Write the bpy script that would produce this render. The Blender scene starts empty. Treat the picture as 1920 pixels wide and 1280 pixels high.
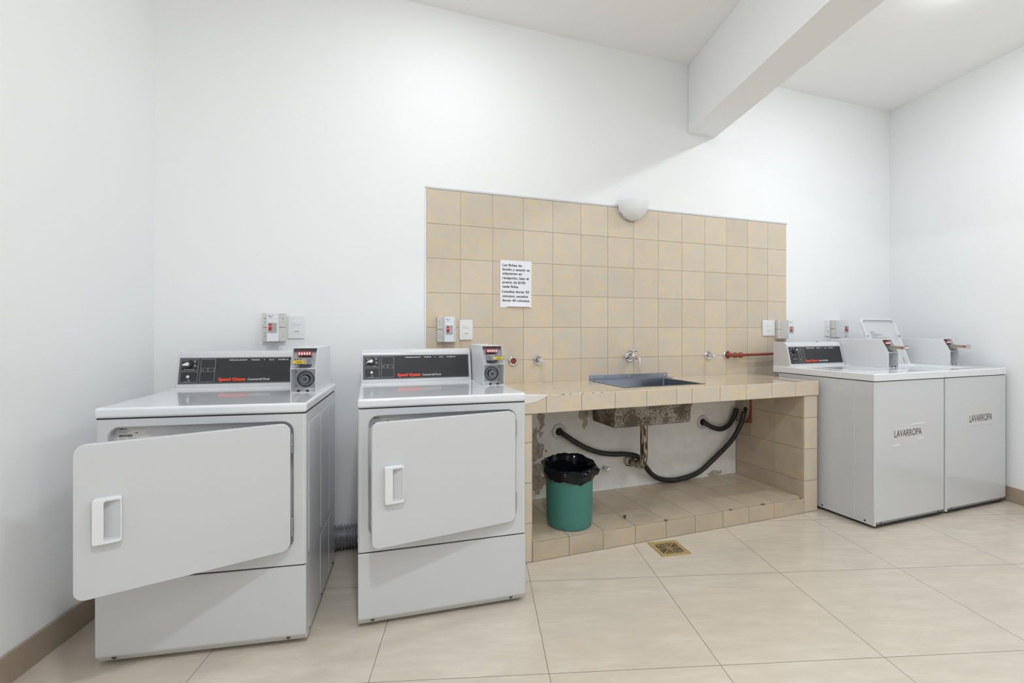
import bpy, bmesh, math, random
from mathutils import Vector, Matrix
R = math.radians
C = bpy.context.scene.collection
sc = bpy.context.scene

# ------------------------------------------------------------------ camera, world, lamps, exposure
CAM = (-0.50198, -2.78646, 1.165)
cd = bpy.data.cameras.new('camera'); cam = bpy.data.objects.new('camera', cd); C.objects.link(cam)
cam.location = CAM
cam.rotation_euler = (R(90), 0, -0.3538)
cd.sensor_width = 36; cd.lens = 906.9/1920*36
cd.shift_y = -(640-616.4)/1920
cd.clip_start = 0.02
sc.camera = cam
w = bpy.data.worlds.new('world'); sc.world = w; w.use_nodes = True
w.node_tree.nodes['Background'].inputs[0].default_value = (.8, .85, .9, 1)
w.node_tree.nodes['Background'].inputs[1].default_value = 0.3
sc.view_settings.view_transform = 'Standard'; sc.view_settings.look = 'None'
sc.view_settings.exposure = 0.0; sc.view_settings.gamma = 1.0
sc.cycles.use_denoising = True
sc.cycles.max_bounces = 12; sc.cycles.diffuse_bounces = 8
sc.cycles.sample_clamp_indirect = 8
LAMP_COLOR = (0.915, 0.962, 1.0)
LAMP_W = 152.0
# ceiling lamps: (x, y, strength factor, label); their builder is ceiling_lamp() below
LAMPS = [(0.11, -0.86, 0.56, 'round white ceiling lamp nearest the left end of the tiled wall'),
         (2.665, -1.215, 0.95, 'round white ceiling lamp over the washing machines, beyond the beam'),
         (-0.40, -2.60, 1.9, 'round white ceiling lamp above the dryers, left of the beam'),
         (2.17, -2.92, 1.15, 'round white ceiling lamp in the middle of the bay right of the beam'),
         (-0.93, -4.35, 0.45, 'round white ceiling lamp furthest back in the left bay'),
         (1.64, -4.35, 0.5, 'round white ceiling lamp furthest back in the right bay')]

G = R(-16.35)                     # angle of the building grid against the tiled wall
GD = Vector((math.sin(G), -math.cos(G), 0))     # grid direction towards the camera side
CEIL = 3.03

# ------------------------------------------------------------------ materials
MATS = {}
def mat(name, col, rough=.5, metal=0, spec=.5, noise=0, nscale=8, bump=0, bscale=60, coat=0, emis=None, estr=0, trans=0):
    if name in MATS: return MATS[name]
    m = bpy.data.materials.new(name); m.use_nodes = True
    nt = m.node_tree; b = nt.nodes['Principled BSDF']
    b.inputs['Base Color'].default_value = (*col, 1)
    b.inputs['Roughness'].default_value = rough
    b.inputs['Metallic'].default_value = metal
    b.inputs['Specular IOR Level'].default_value = spec
    b.inputs['Coat Weight'].default_value = coat
    b.inputs['Coat Roughness'].default_value = .08
    if trans: b.inputs['Transmission Weight'].default_value = trans
    tc = nt.nodes.new('ShaderNodeTexCoord')
    if noise:
        n = nt.nodes.new('ShaderNodeTexNoise'); n.inputs['Scale'].default_value = nscale; n.inputs['Detail'].default_value = 4
        nt.links.new(tc.outputs['Object'], n.inputs['Vector'])
        mx = nt.nodes.new('ShaderNodeMix'); mx.data_type = 'RGBA'
        mx.inputs['A'].default_value = (*[max(0, c-noise) for c in col], 1)
        mx.inputs['B'].default_value = (*[min(1, c+noise) for c in col], 1)
        nt.links.new(n.outputs['Fac'], mx.inputs['Factor'])
        nt.links.new(mx.outputs['Result'], b.inputs['Base Color'])
    if bump:
        n = nt.nodes.new('ShaderNodeTexNoise'); n.inputs['Scale'].default_value = bscale; n.inputs['Detail'].default_value = 3
        nt.links.new(tc.outputs['Object'], n.inputs['Vector'])
        bp = nt.nodes.new('ShaderNodeBump'); bp.inputs['Strength'].default_value = bump; bp.inputs['Distance'].default_value = .004
        nt.links.new(n.outputs['Fac'], bp.inputs['Height']); nt.links.new(bp.outputs['Normal'], b.inputs['Normal'])
    if emis:
        b.inputs['Emission Color'].default_value = (*emis, 1); b.inputs['Emission Strength'].default_value = estr
    MATS[name] = m
    return m
def nodes_of(m): return m.node_tree, m.node_tree.nodes['Principled BSDF']
def ramp(nt, stops):
    r = nt.nodes.new('ShaderNodeValToRGB'); e = r.color_ramp.elements
    e[0].position, e[0].color = stops[0][0], (*stops[0][1], 1)
    e[1].position, e[1].color = stops[-1][0], (*stops[-1][1], 1)
    for p, c in stops[1:-1]:
        x = e.new(p); x.color = (*c, 1)
    return r

def tile_material(name, base, vein, tone, rough, coat):
    m = mat(name, base, rough=rough, coat=coat)
    nt, b = nodes_of(m)
    tc = nt.nodes.new('ShaderNodeTexCoord')
    geo = nt.nodes.new('ShaderNodeNewGeometry')
    ad = nt.nodes.new('ShaderNodeVectorMath'); ad.operation = 'MULTIPLY_ADD'
    cmb = nt.nodes.new('ShaderNodeCombineXYZ')
    for k in range(3): nt.links.new(geo.outputs['Random Per Island'], cmb.inputs[k])
    ad.inputs[1].default_value = (7, 5, 9)
    nt.links.new(cmb.outputs[0], ad.inputs[0]); nt.links.new(tc.outputs['Object'], ad.inputs[2])
    n1 = nt.nodes.new('ShaderNodeTexNoise'); n1.inputs['Scale'].default_value = 9; n1.inputs['Detail'].default_value = 4
    n1.inputs['Distortion'].default_value = 1.8; n1.inputs['Roughness'].default_value = .55
    nt.links.new(ad.outputs[0], n1.inputs['Vector'])
    r1 = ramp(nt, [(.47, base), (.53, tuple((a+c)/2 for a, c in zip(base, vein))), (.56, vein), (.60, tuple((a*2+c)/3 for a, c in zip(base, vein))), (.66, base)])
    nt.links.new(n1.outputs['Fac'], r1.inputs['Fac'])
    n2 = nt.nodes.new('ShaderNodeTexNoise'); n2.inputs['Scale'].default_value = 7; n2.inputs['Detail'].default_value = 2
    nt.links.new(ad.outputs[0], n2.inputs['Vector'])
    mx = nt.nodes.new('ShaderNodeMix'); mx.data_type = 'RGBA'
    r2 = ramp(nt, [(.45, (0, 0, 0)), (.7, (.6, .6, .6))]); nt.links.new(n2.outputs['Fac'], r2.inputs['Fac'])
    nt.links.new(r2.outputs['Color'], mx.inputs['Factor'])
    nt.links.new(r1.outputs['Color'], mx.inputs['A']); mx.inputs['B'].default_value = (*tone, 1)
    hs = nt.nodes.new('ShaderNodeHueSaturation')
    mr = nt.nodes.new('ShaderNodeMapRange'); mr.inputs['To Min'].default_value = .95; mr.inputs['To Max'].default_value = 1.04
    nt.links.new(geo.outputs['Random Per Island'], mr.inputs['Value']); nt.links.new(mr.outputs[0], hs.inputs['Value'])
    nt.links.new(mx.outputs['Result'], hs.inputs['Color']); nt.links.new(hs.outputs[0], b.inputs['Base Color'])
    return m

M_wall = mat('wall_paint', (.86, .868, .875), .75, spec=.3, bump=.12, bscale=35)
M_ceil = mat('ceiling_paint', (.88, .88, .875), .9, spec=.1, bump=.08, bscale=25)
M_tile = tile_material('wall_tile', (.60, .53, .435), (.675, .535, .345), (.565, .495, .41), .3, .15)
M_tile_top = tile_material('counter_tile', (.63, .53, .40), (.66, .54, .38), (.62, .52, .40), .1, .4)
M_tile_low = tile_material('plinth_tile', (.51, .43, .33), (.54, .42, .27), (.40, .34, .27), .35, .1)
M_grout = mat('grout', (.50, .43, .33), .9)
M_grout_dark = mat('dark_grout', (.26, .21, .16), .9)
M_filler = mat('white_filler', (.74, .72, .68), .8, noise=.05, nscale=30)
M_base = mat('skirting_tile', (.37, .30, .225), .35, noise=.02, nscale=12)
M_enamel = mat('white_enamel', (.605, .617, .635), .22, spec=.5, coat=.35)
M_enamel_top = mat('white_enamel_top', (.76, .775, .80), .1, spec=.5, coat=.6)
M_coat = mat('powder_coat_white', (.70, .71, .73), .35)
M_seam = mat('seam_black', (.02, .02, .02), .7)
M_cavity = mat('drum_cavity', (.03, .03, .035), .5, metal=.3)
M_black = mat('panel_black', (.022, .023, .026), .3)
M_line = mat('panel_line', (.36, .37, .38), .5)
M_white_print = mat('white_print', (.75, .75, .75), .6)
M_red_print = mat('red_print', (.85, .055, .02), .5)
M_black_print = mat('black_print', (.03, .03, .035), .7)
M_grey_print = mat('grey_print', (.25, .25, .26), .7)
M_chrome = mat('chrome', (.72, .73, .74), .12, metal=1)
M_zinc = mat('zinc', (.42, .43, .44), .4, metal=.8, noise=.08, nscale=60)
M_darkzinc = mat('dark_zinc', (.16, .18, .19), .3, metal=.8)
M_brassrust = mat('rust_screw', (.40, .33, .24), .5, metal=.6)
M_red = mat('red_plastic', (.55, .012, .015), .35)
M_yellow = mat('yellow_label', (.85, .70, .01), .5)
M_tan = mat('tan_metal', (.40, .33, .25), .45, metal=.5)
M_sticker = mat('sticker_paper', (.70, .69, .66), .6)
M_paper = mat('paper', (.80, .82, .86), .8)
M_plate = mat('outlet_plastic', (.78, .79, .80), .3)
M_old = mat('aged_plastic', (.68, .66, .62), .4)
M_box = mat('breaker_plastic', (.76, .78, .82), .35)
M_greyp = mat('grey_plastic', (.40, .41, .40), .45)
M_hose = mat('black_hose', (.022, .022, .023), .45)
M_steel = mat('stainless_steel', (.30, .32, .36), .28, metal=1, bump=.02)
M_green = mat('green_plastic', (.05, .20, .165), .38)
M_bag = mat('black_bag', (.004, .005, .008), .12, spec=.25, bump=.7, bscale=22)
M_brass = mat('brass', (.50, .37, .16), .4, metal=.35, noise=.05, nscale=40)
M_redpipe = mat('red_pipe', (.24, .045, .028), .3)
M_redlump = mat('red_sealant', (.25, .05, .03), .45, bump=.8, bscale=160)
M_brick = mat('red_brick', (.28, .075, .035), .9, noise=.05, nscale=40)
M_mortar = mat('rough_mortar', (.44, .38, .31), .95, noise=.10, nscale=50, bump=.8, bscale=90)
M_ring = mat('white_ring', (.62, .61, .57), .5)
M_duct = mat('foil_duct', (.62, .62, .64), .3, metal=.9)
M_screwb = mat('screw_dark', (.10, .12, .13), .35, metal=.8)
M_led = mat('led_green', (.3, .5, .05), .4, emis=(.5, .9, .1), estr=.6)
M_ledge_dirt = mat('chip_red', (.22, .10, .07), .9)
M_lampring = mat('lamp_frame', (.8, .8, .8), .4)

# alabaster glass of the wall lamp
M_glass = mat('alabaster_glass', (.80, .82, .83), .22, noise=.035, nscale=14, coat=.3)
nodes_of(M_glass)[1].inputs['Subsurface Weight'].default_value = .15
nodes_of(M_glass)[1].inputs['Subsurface Radius'].default_value = (.02, .02, .02)

# rusty limescaled steel under the sink
M_rust = mat('rusty_steel', (.35, .33, .30), .6, metal=.1)
nt, b = nodes_of(M_rust)
tc = nt.nodes.new('ShaderNodeTexCoord')
n1 = nt.nodes.new('ShaderNodeTexNoise'); n1.inputs['Scale'].default_value = 95; n1.inputs['Detail'].default_value = 5
n2 = nt.nodes.new('ShaderNodeTexNoise'); n2.inputs['Scale'].default_value = 9; n2.inputs['Detail'].default_value = 2
for n in (n1, n2): nt.links.new(tc.outputs['Object'], n.inputs['Vector'])
s = nt.nodes.new('ShaderNodeMath'); s.operation = 'MULTIPLY_ADD'; s.inputs[1].default_value = .55
nt.links.new(n2.outputs['Fac'], s.inputs[0])
h = nt.nodes.new('ShaderNodeMath'); h.operation = 'MULTIPLY'; h.inputs[1].default_value = .6
nt.links.new(n1.outputs['Fac'], h.inputs[0]); nt.links.new(h.outputs[0], s.inputs[2])
r1 = ramp(nt, [(.50, (.10, .075, .05)), (.565, (.17, .13, .09)), (.585, (.29, .26, .21)), (.75, (.40, .38, .33))])
nt.links.new(s.outputs[0], r1.inputs['Fac']); nt.links.new(r1.outputs['Color'], b.inputs['Base Color'])

M_pipe_old = mat('corroded_pipe', (.3, .26, .2), .4, metal=.3)
nt, b = nodes_of(M_pipe_old)
tc = nt.nodes.new('ShaderNodeTexCoord'); mp = nt.nodes.new('ShaderNodeMapping'); mp.inputs['Scale'].default_value = (60, 60, 14)
n1 = nt.nodes.new('ShaderNodeTexNoise'); n1.inputs['Scale'].default_value = 1; n1.inputs['Detail'].default_value = 4
nt.links.new(tc.outputs['Object'], mp.inputs[0]); nt.links.new(mp.outputs[0], n1.inputs['Vector'])
r1 = ramp(nt, [(.42, (.06, .045, .03)), (.47, (.15, .11, .07)), (.50, (.40, .35, .27)), (.7, (.50, .46, .38))])
nt.links.new(n1.outputs['Fac'], r1.inputs['Fac']); nt.links.new(r1.outputs['Color'], b.inputs['Base Color'])

# big polished floor tiles, 60 cm, thin dark joints (object coordinates = tile grid)
FS = .5996
M_floor = mat('floor_tile', (.60, .52, .42), .2)
nt, b = nodes_of(M_floor)
b.inputs['Coat Weight'].default_value = .25; b.inputs['Coat Roughness'].default_value = .05
tc = nt.nodes.new('ShaderNodeTexCoord'); sp = nt.nodes.new('ShaderNodeSeparateXYZ'); nt.links.new(tc.outputs['Object'], sp.inputs[0])
def mth(op, a, bb=None, c=None):
    n = nt.nodes.new('ShaderNodeMath'); n.operation = op
    for k, v in enumerate((a, bb, c)):
        if v is None: continue
        if isinstance(v, (int, float)): n.inputs[k].default_value = v
        else: nt.links.new(v, n.inputs[k])
    return n.outputs[0]
dx = mth('PINGPONG', sp.outputs[0], FS/2); dy = mth('PINGPONG', sp.outputs[1], FS/2)
# PINGPONG over half a tile is 0 at every even half = each joint
j = mth('MINIMUM', mth('PINGPONG', mth('ADD', sp.outputs[0], 0), FS/2), mth('PINGPONG', sp.outputs[1], FS/2))
joint = mth('LESS_THAN', j, .0011)
cx_ = mth('FLOOR', mth('DIVIDE', sp.outputs[0], FS)); cy_ = mth('FLOOR', mth('DIVIDE', sp.outputs[1], FS))
wn = nt.nodes.new('ShaderNodeTexWhiteNoise'); wn.noise_dimensions = '2D'
cb = nt.nodes.new('ShaderNodeCombineXYZ'); nt.links.new(cx_, cb.inputs[0]); nt.links.new(cy_, cb.inputs[1]); nt.links.new(cb.outputs[0], wn.inputs['Vector'])
off = nt.nodes.new('ShaderNodeVectorMath'); off.operation = 'MULTIPLY_ADD'; off.inputs[1].default_value = (20, 20, 20)
nt.links.new(wn.outputs['Color'], off.inputs[0]); nt.links.new(tc.outputs['Object'], off.inputs[2])
mp = nt.nodes.new('ShaderNodeMapping'); mp.inputs['Scale'].default_value = (2.2, 7, 1); mp.inputs['Rotation'].default_value = (0, 0, R(25))
nt.links.new(off.outputs[0], mp.inputs[0])
n1 = nt.nodes.new('ShaderNodeTexNoise'); n1.inputs['Scale'].default_value = 2.2; n1.inputs['Detail'].default_value = 9; n1.inputs['Roughness'].default_value = .66
nt.links.new(mp.outputs[0], n1.inputs['Vector'])
r1 = ramp(nt, [(.3, (.565, .50, .415)), (.5, (.605, .535, .445)), (.7, (.66, .59, .50))])
nt.links.new(n1.outputs['Fac'], r1.inputs['Fac'])
mx = nt.nodes.new('ShaderNodeMix'); mx.data_type = 'RGBA'; nt.links.new(joint, mx.inputs['Factor'])
nt.links.new(r1.outputs['Color'], mx.inputs['A']); mx.inputs['B'].default_value = (.17, .14, .11, 1)
nt.links.new(mx.outputs['Result'], b.inputs['Base Color'])
bp = nt.nodes.new('ShaderNodeBump'); bp.inputs['Strength'].default_value = .5; bp.inputs['Distance'].default_value = .001; bp.invert = True
nt.links.new(joint, bp.inputs['Height']); nt.links.new(bp.outputs['Normal'], b.inputs['Normal'])

# damp, peeling plaster in the niche under the counter (object coordinates: x, z of the wall)
M_niche = mat('peeling_plaster', (.7, .69, .66), .85, spec=.2)
nt, b = nodes_of(M_niche)
tc = nt.nodes.new('ShaderNodeTexCoord'); sp = nt.nodes.new('ShaderNodeSeparateXYZ'); nt.links.new(tc.outputs['Object'], sp.inputs[0])
n1 = nt.nodes.new('ShaderNodeTexNoise'); n1.inputs['Scale'].default_value = 14; n1.inputs['Detail'].default_value = 6; nt.links.new(tc.outputs['Object'], n1.inputs['Vector'])
n2 = nt.nodes.new('ShaderNodeTexNoise'); n2.inputs['Scale'].default_value = 45; n2.inputs['Detail'].default_value = 4; nt.links.new(tc.outputs['Object'], n2.inputs['Vector'])
def blob(cx, cz, rx, rz):
    a = mth('DIVIDE', mth('SUBTRACT', sp.outputs[0], cx), rx); c = mth('DIVIDE', mth('SUBTRACT', sp.outputs[2], cz), rz)
    d = mth('SQRT', mth('ADD', mth('MULTIPLY', a, a), mth('MULTIPLY', c, c)))
    return mth('SUBTRACT', 1.0, d)
bl = None
for q in ((.67, .43, .13, .17), (.69, .23, .12, .15), (.72, .60, .04, .10), (1.015, .61, .05, .06), (1.03, .55, .03, .06), (.52, .62, .08, .12), (2.1, .12, .14, .03), (1.72, .11, .2, .02)):
    x = blob(*q); bl = x if bl is None else mth('MAXIMUM', bl, x)
msk = mth('ADD', bl, mth('MULTIPLY', mth('SUBTRACT', n1.outputs['Fac'], .5), 2.2))
r_m = ramp(nt, [(.42, (0, 0, 0)), (.47, (1, 1, 1))]); nt.links.new(msk, r_m.inputs['Fac'])
rc = ramp(nt, [(.35, (.36, .30, .24)), (.6, (.50, .45, .38))]); nt.links.new(n2.outputs['Fac'], rc.inputs['Fac'])
rb = ramp(nt, [(.3, (.74, .725, .69)), (.6, (.80, .79, .76))]); nt.links.new(n1.outputs['Fac'], rb.inputs['Fac'])
mx = nt.nodes.new('ShaderNodeMix'); mx.data_type = 'RGBA'; nt.links.new(r_m.outputs['Color'], mx.inputs['Factor'])
nt.links.new(rb.outputs['Color'], mx.inputs['A']); nt.links.new(rc.outputs['Color'], mx.inputs['B'])
nt.links.new(mx.outputs['Result'], b.inputs['Base Color'])
bp = nt.nodes.new('ShaderNodeBump'); bp.inputs['Strength'].default_value = .7; bp.inputs['Distance'].default_value = .003; bp.invert = True
nt.links.new(r_m.outputs['Color'], bp.inputs['Height']); nt.links.new(bp.outputs['Normal'], b.inputs['Normal'])

# ------------------------------------------------------------------ mesh builder
class MB:
    def __init__(self, M=None):
        self.bm = bmesh.new(); self.mats = []; self.M = M or Matrix()
    def mi(self, m):
        if m not in self.mats: self.mats.append(m)
        return self.mats.index(m)
    def add(self, t, m, M=None):
        """append a temporary bmesh"""
        me = bpy.data.meshes.new('tmp')
        bmesh.ops.recalc_face_normals(t, faces=t.faces)
        i = self.mi(m)
        for f in t.faces: f.material_index = i
        t.transform(self.M @ (M or Matrix())); t.to_mesh(me); t.free()
        self.bm.from_mesh(me); bpy.data.meshes.remove(me)
    def box(self, x0, x1, y0, y1, z0, z1, m, bev=0, seg=2, M=None):
        t = bmesh.new()
        v = [t.verts.new((x, y, z)) for x in (x0, x1) for y in (y0, y1) for z in (z0, z1)]
        for q in ((0,1,3,2), (4,6,7,5), (0,4,5,1), (2,3,7,6), (0,2,6,4), (1,5,7,3)): t.faces.new([v[k] for k in q])
        if bev: bmesh.ops.bevel(t, geom=t.edges[:], offset=bev, segments=seg, profile=.5, affect='EDGES')
        self.add(t, m, M); return self
    def prism(self, pts, a0, a1, m, axis='x', bev=0, seg=2, M=None):
        """pts in the plane across axis: x -> (y,z), y -> (x,z), z -> (x,y)"""
        t = bmesh.new()
        def P(p, a): return {'x': (a, p[0], p[1]), 'y': (p[0], a, p[1]), 'z': (p[0], p[1], a)}[axis]
        A = [t.verts.new(P(p, a0)) for p in pts]; B = [t.verts.new(P(p, a1)) for p in pts]
        t.faces.new(A); t.faces.new(B[::-1]); n = len(pts)
        for k in range(n): t.faces.new((A[k], A[(k+1) % n], B[(k+1) % n], B[k]))
        if bev: bmesh.ops.bevel(t, geom=t.edges[:], offset=bev, segments=seg, profile=.5, affect='EDGES')
        self.add(t, m, M); return self
    def quadstrip(self, rings, m, closed=True, cap0=False, cap1=False, M=None):
        t = bmesh.new(); V = [[t.verts.new(p) for p in r] for r in rings]; n = len(rings[0])
        for i in range(len(rings)-1):
            for k in range(n if closed else n-1):
                t.faces.new((V[i][k], V[i][(k+1) % n], V[i+1][(k+1) % n], V[i+1][k]))
        if cap0: t.faces.new(V[0])
        if cap1: t.faces.new(V[-1][::-1])
        self.add(t, m, M); return self
    def sheet(self, outer, holes, m, M=None):
        """flat face with holes, 3D loops"""
        t = bmesh.new(); es = []
        for loop in [outer]+holes:
            v = [t.verts.new(p) for p in loop]
            for k in range(len(v)): es.append(t.edges.new((v[k], v[(k+1) % len(v)])))
        bmesh.ops.triangle_fill(t, use_beauty=True, use_dissolve=False, edges=es)
        self.add(t, m, M); return self
    def lathe(self, prof, m, c=(0, 0, 0), d=(0, 0, 1), n=32, a0=0, a1=2*math.pi, M=None):
        q = Vector((0, 0, 1)).rotation_difference(Vector(d).normalized()).to_matrix().to_4x4()
        T = Matrix.Translation(c) @ q
        full = abs(a1-a0-2*math.pi) < 1e-6
        N = n if full else n+1
        t = bmesh.new(); rows = []
        for r, z in prof:
            if r < 1e-7: rows.append([t.verts.new((0, 0, z))])
            else: rows.append([t.verts.new((r*math.cos(a0+(a1-a0)*k/n), r*math.sin(a0+(a1-a0)*k/n), z)) for k in range(N)])
        for A, B in zip(rows, rows[1:]):
            for k in range(n):
                k2 = (k+1) % N if full else k+1
                if len(A) == 1 and len(B) == 1: continue
                if len(A) == 1: t.faces.new((A[0], B[k2], B[k]))
                elif len(B) == 1: t.faces.new((A[k], A[k2], B[0]))
                else: t.faces.new((A[k], A[k2], B[k2], B[k]))
        self.add(t, m, (M or Matrix()) @ T); return self
    def cyl(self, p0, p1, r, m, n=24, bev=0, M=None):
        d = Vector(p1)-Vector(p0); L = d.length
        pr = [(0, 0), (r-bev, 0), (r, bev), (r, L-bev), (r-bev, L), (0, L)] if bev else [(0, 0), (r, 0), (r, L), (0, L)]
        return self.lathe(pr, m, p0, d, n, M=M)
    def tube(self, pts, r, m, n=14, rf=None, caps=True):
        """r radius, rf(i) radius multiplier per ring"""
        P = [Vector(p) for p in pts]; rings = []
        up = Vector((0, 0, 1)); t0 = (P[1]-P[0]).normalized()
        if abs(t0.dot(up)) > .95: up = Vector((0, 1, 0))
        nrm = (up-t0*up.dot(t0)).normalized()
        for i, p in enumerate(P):
            t = (P[min(i+1, len(P)-1)]-P[max(i-1, 0)]).normalized()
            nrm = (nrm-t*nrm.dot(t)).normalized(); bi = t.cross(nrm)
            rr = r*(rf(i) if rf else 1)
            rings.append([p+(nrm*math.cos(2*math.pi*k/n)+bi*math.sin(2*math.pi*k/n))*rr for k in range(n)])
        return self.quadstrip(rings, m, cap0=caps, cap1=caps)
    def text(self, s, x, z, m, width=None, size=.02, bold=0, T=None, depth=.0004, shear=0, spacing=1):
        """text in the local xz plane facing -y, left edge x, baseline z; T places that plane"""
        cu = bpy.data.curves.new('t', 'FONT'); cu.body = s; cu.size = size; cu.offset = bold; cu.extrude = depth/2
        cu.resolution_u = 3; cu.shear = shear; cu.space_character = spacing
        o = bpy.data.objects.new('t', cu); C.objects.link(o)
        me = bpy.data.meshes.new_from_object(o.evaluated_get(bpy.context.evaluated_depsgraph_get()))
        bpy.data.objects.remove(o); bpy.data.curves.remove(cu)
        xs = [v.co.x for v in me.vertices] or [0, 1]
        x0, x1 = min(xs), max(xs); k = 1 if width is None else width/(x1-x0)
        for v in me.vertices: v.co = Vector((x+(v.co.x-x0)*k, -depth/2-v.co.z, z+v.co.y))
        t = bmesh.new(); t.from_mesh(me); bpy.data.meshes.remove(me)
        self.add(t, m, T); return self
    def build(self, name, parent=None, label=None, sm=35):
        me = bpy.data.meshes.new(name)
        self.bm.to_mesh(me); self.bm.free()
        for m in self.mats: me.materials.append(m)
        me.polygons.foreach_set('use_smooth', [True]*len(me.polygons))
        me.set_sharp_from_angle(angle=R(sm))
        o = bpy.data.objects.new(name, me); C.objects.link(o)
        if parent: o.parent = parent
        if label: o['label'] = label
        wn = o.modifiers.new('wn', 'WEIGHTED_NORMAL'); wn.keep_sharp = True; wn.weight = 80
        return o

def empty(name, label, cat, loc, rz=0, group=None):
    o = bpy.data.objects.new(name, None); C.objects.link(o)
    o.location = loc; o.rotation_euler = (0, 0, rz); o.empty_display_size = .1
    return tag(o, label, cat, group)
def tag(o, label, cat, group=None):
    o['label'] = label; o['category'] = cat
    if group: o['group'] = group
    return o
def struct(o): o['kind'] = 'structure'; return o
def rr(x0, x1, z0, z1, r, n=6):
    """rounded rectangle loop (2D)"""
    out = []
    for cx, cz, a in ((x1-r, z1-r, 0), (x0+r, z1-r, 90), (x0+r, z0+r, 180), (x1-r, z0+r, 270)):
        for k in range(n+1):
            t = R(a+90*k/n); out.append((cx+r*math.cos(t), cz+r*math.sin(t)))
    return out
def XZ(pts, y): return [(p[0], y, p[1]) for p in pts]
def spline(pts, step=.004):
    """Catmull-Rom through pts, evenly resampled"""
    P = [Vector(p) for p in pts]; P = [2*P[0]-P[1]]+P+[2*P[-1]-P[-2]]; fine = []
    for i in range(1, len(P)-2):
        for k in range(40):
            t = k/40
            fine.append(.5*((2*P[i])+(P[i+1]-P[i-1])*t+(2*P[i-1]-5*P[i]+4*P[i+1]-P[i+2])*t*t+(3*P[i]-P[i-1]-3*P[i+1]+P[i+2])*t**3))
    fine.append(P[-2]); out = [fine[0]]; acc = 0
    for a, c in zip(fine, fine[1:]):
        acc += (c-a).length
        if acc >= step: out.append(c); acc = 0
    return out

# tiles as real slabs over a grout bed
def tiles(mb, o, u, v, us, vs, m, grout=None, th=.004, gap=.0018, hole=None, bed=True):
    """o origin, u/v unit vectors; us, vs joint coordinates (incl. borders); outward normal u x v"""
    o, u, v = Vector(o), Vector(u), Vector(v); n = u.cross(v); g = gap/2
    T = Matrix((( u.x, v.x, n.x, o.x), (u.y, v.y, n.y, o.y), (u.z, v.z, n.z, o.z), (0, 0, 0, 1)))
    def piece(a0, a1, b0, b1):
        if a1-a0 > .004 and b1-b0 > .004: mb.box(a0, a1, b0, b1, 0, th, m, bev=.0009, seg=1, M=T)
    for a0, a1 in zip(us, us[1:]):
        for b0, b1 in zip(vs, vs[1:]):
            A0, A1, B0, B1 = a0+g, a1-g, b0+g, b1-g
            if hole and A0 < hole[1] and A1 > hole[0] and B0 < hole[3] and B1 > hole[2]:
                h0, h1, k0, k1 = hole
                piece(A0, min(A1, h0), B0, B1); piece(max(A0, h1), A1, B0, B1)
                c0, c1 = max(A0, h0), min(A1, h1)
                piece(c0, c1, B0, min(B1, k0)); piece(c0, c1, max(B0, k1), B1)
            else: piece(A0, A1, B0, B1)

# ------------------------------------------------------------------ the room
def seg_wall(name, p0, p1, z0, z1, th, m):
    """wall from p0 to p1, thickened to the left of the direction p0->p1"""
    d = (Vector(p1)-Vector(p0)); n = Vector((-d.y, d.x)).normalized()*th
    a, b_ = Vector(p0), Vector(p1)
    mb = MB(); mb.prism([tuple(a), tuple(b_), tuple(b_+n), tuple(a+n)], z0, z1, m, axis='z')
    return struct(mb.build(name))
AL, AR = R(15.2), R(13.8)
LW0 = Vector((-1.313, 0)); LW1 = LW0+Vector((-math.sin(AL), -math.cos(AL)))*5.3
RW0 = Vector((4.001, 0)); RW1 = RW0+Vector((-math.sin(AR), -math.cos(AR)))*5.3
YF = -5.0
fl = MB()
Mf = Matrix.Translation((-.2249, -.5522, 0)) @ Matrix.Rotation(G, 4, 'Z')
inv = Mf.inverted()
fl.prism([tuple((inv @ Vector((x, y, 0)))[:2]) for x, y in ((-3.0, .12), (-3.0, -5.15), (4.2, -5.15), (4.2, .12))], -.1, 0, M_floor, axis='z')
fo = fl.build('floor'); fo.matrix_world = Mf; struct(fo)
mb = MB(); mb.box(-3.0, 4.2, -5.15, .12, CEIL, CEIL+.12, M_ceil); struct(mb.build('ceiling'))
mb = MB(); mb.box(-1.5, 4.2, 0, .12, 0, CEIL, M_wall); struct(mb.build('wall_back'))
seg_wall('wall_left', LW1, LW0, 0, CEIL, .12, M_wall)
seg_wall('wall_right', RW0, RW1, 0, CEIL, .12, M_wall)
mb = MB(); mb.box(-3.0, 4.2, YF-.12, YF, 0, CEIL, M_wall); struct(mb.build('wall_front'))
# beam
A = Vector((1.858, 0)); B = Vector((2.10, 0)); L = 4.99/math.cos(G); gd = Vector((GD.x, GD.y))
mb = MB(); mb.prism([tuple(A), tuple(B), tuple(B+gd*L), tuple(A+gd*L)], 2.552, CEIL, M_wall, axis='z', bev=.004, seg=2)
struct(mb.build('trim_1'))
# baseboards
def baseboard(name, p0, p1):
    d = (p1-p0).normalized(); n = Vector((d.y, -d.x))*.012
    mb = MB(); L_ = (p1-p0).length; k = 0; x = 0
    while x < L_-.001:
        x2 = min(L_, x+.6)
        a, b_ = p0+d*(x+.0006), p0+d*(x2-.0006)
        mb.prism([tuple(a), tuple(b_), tuple(b_+n), tuple(a+n)], 0.0, .102, M_base, axis='z', bev=.0012, seg=1); x = x2
    struct(mb.build(name))
baseboard('baseboard_left', LW1+Vector((.35*math.sin(AL), .35*math.cos(AL))), LW0+Vector((-.004, -.02)))
baseboard('baseboard_right', RW0+Vector((0, -.02)), RW1+Vector((.35*math.sin(AR), .35*math.cos(AR))))

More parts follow.
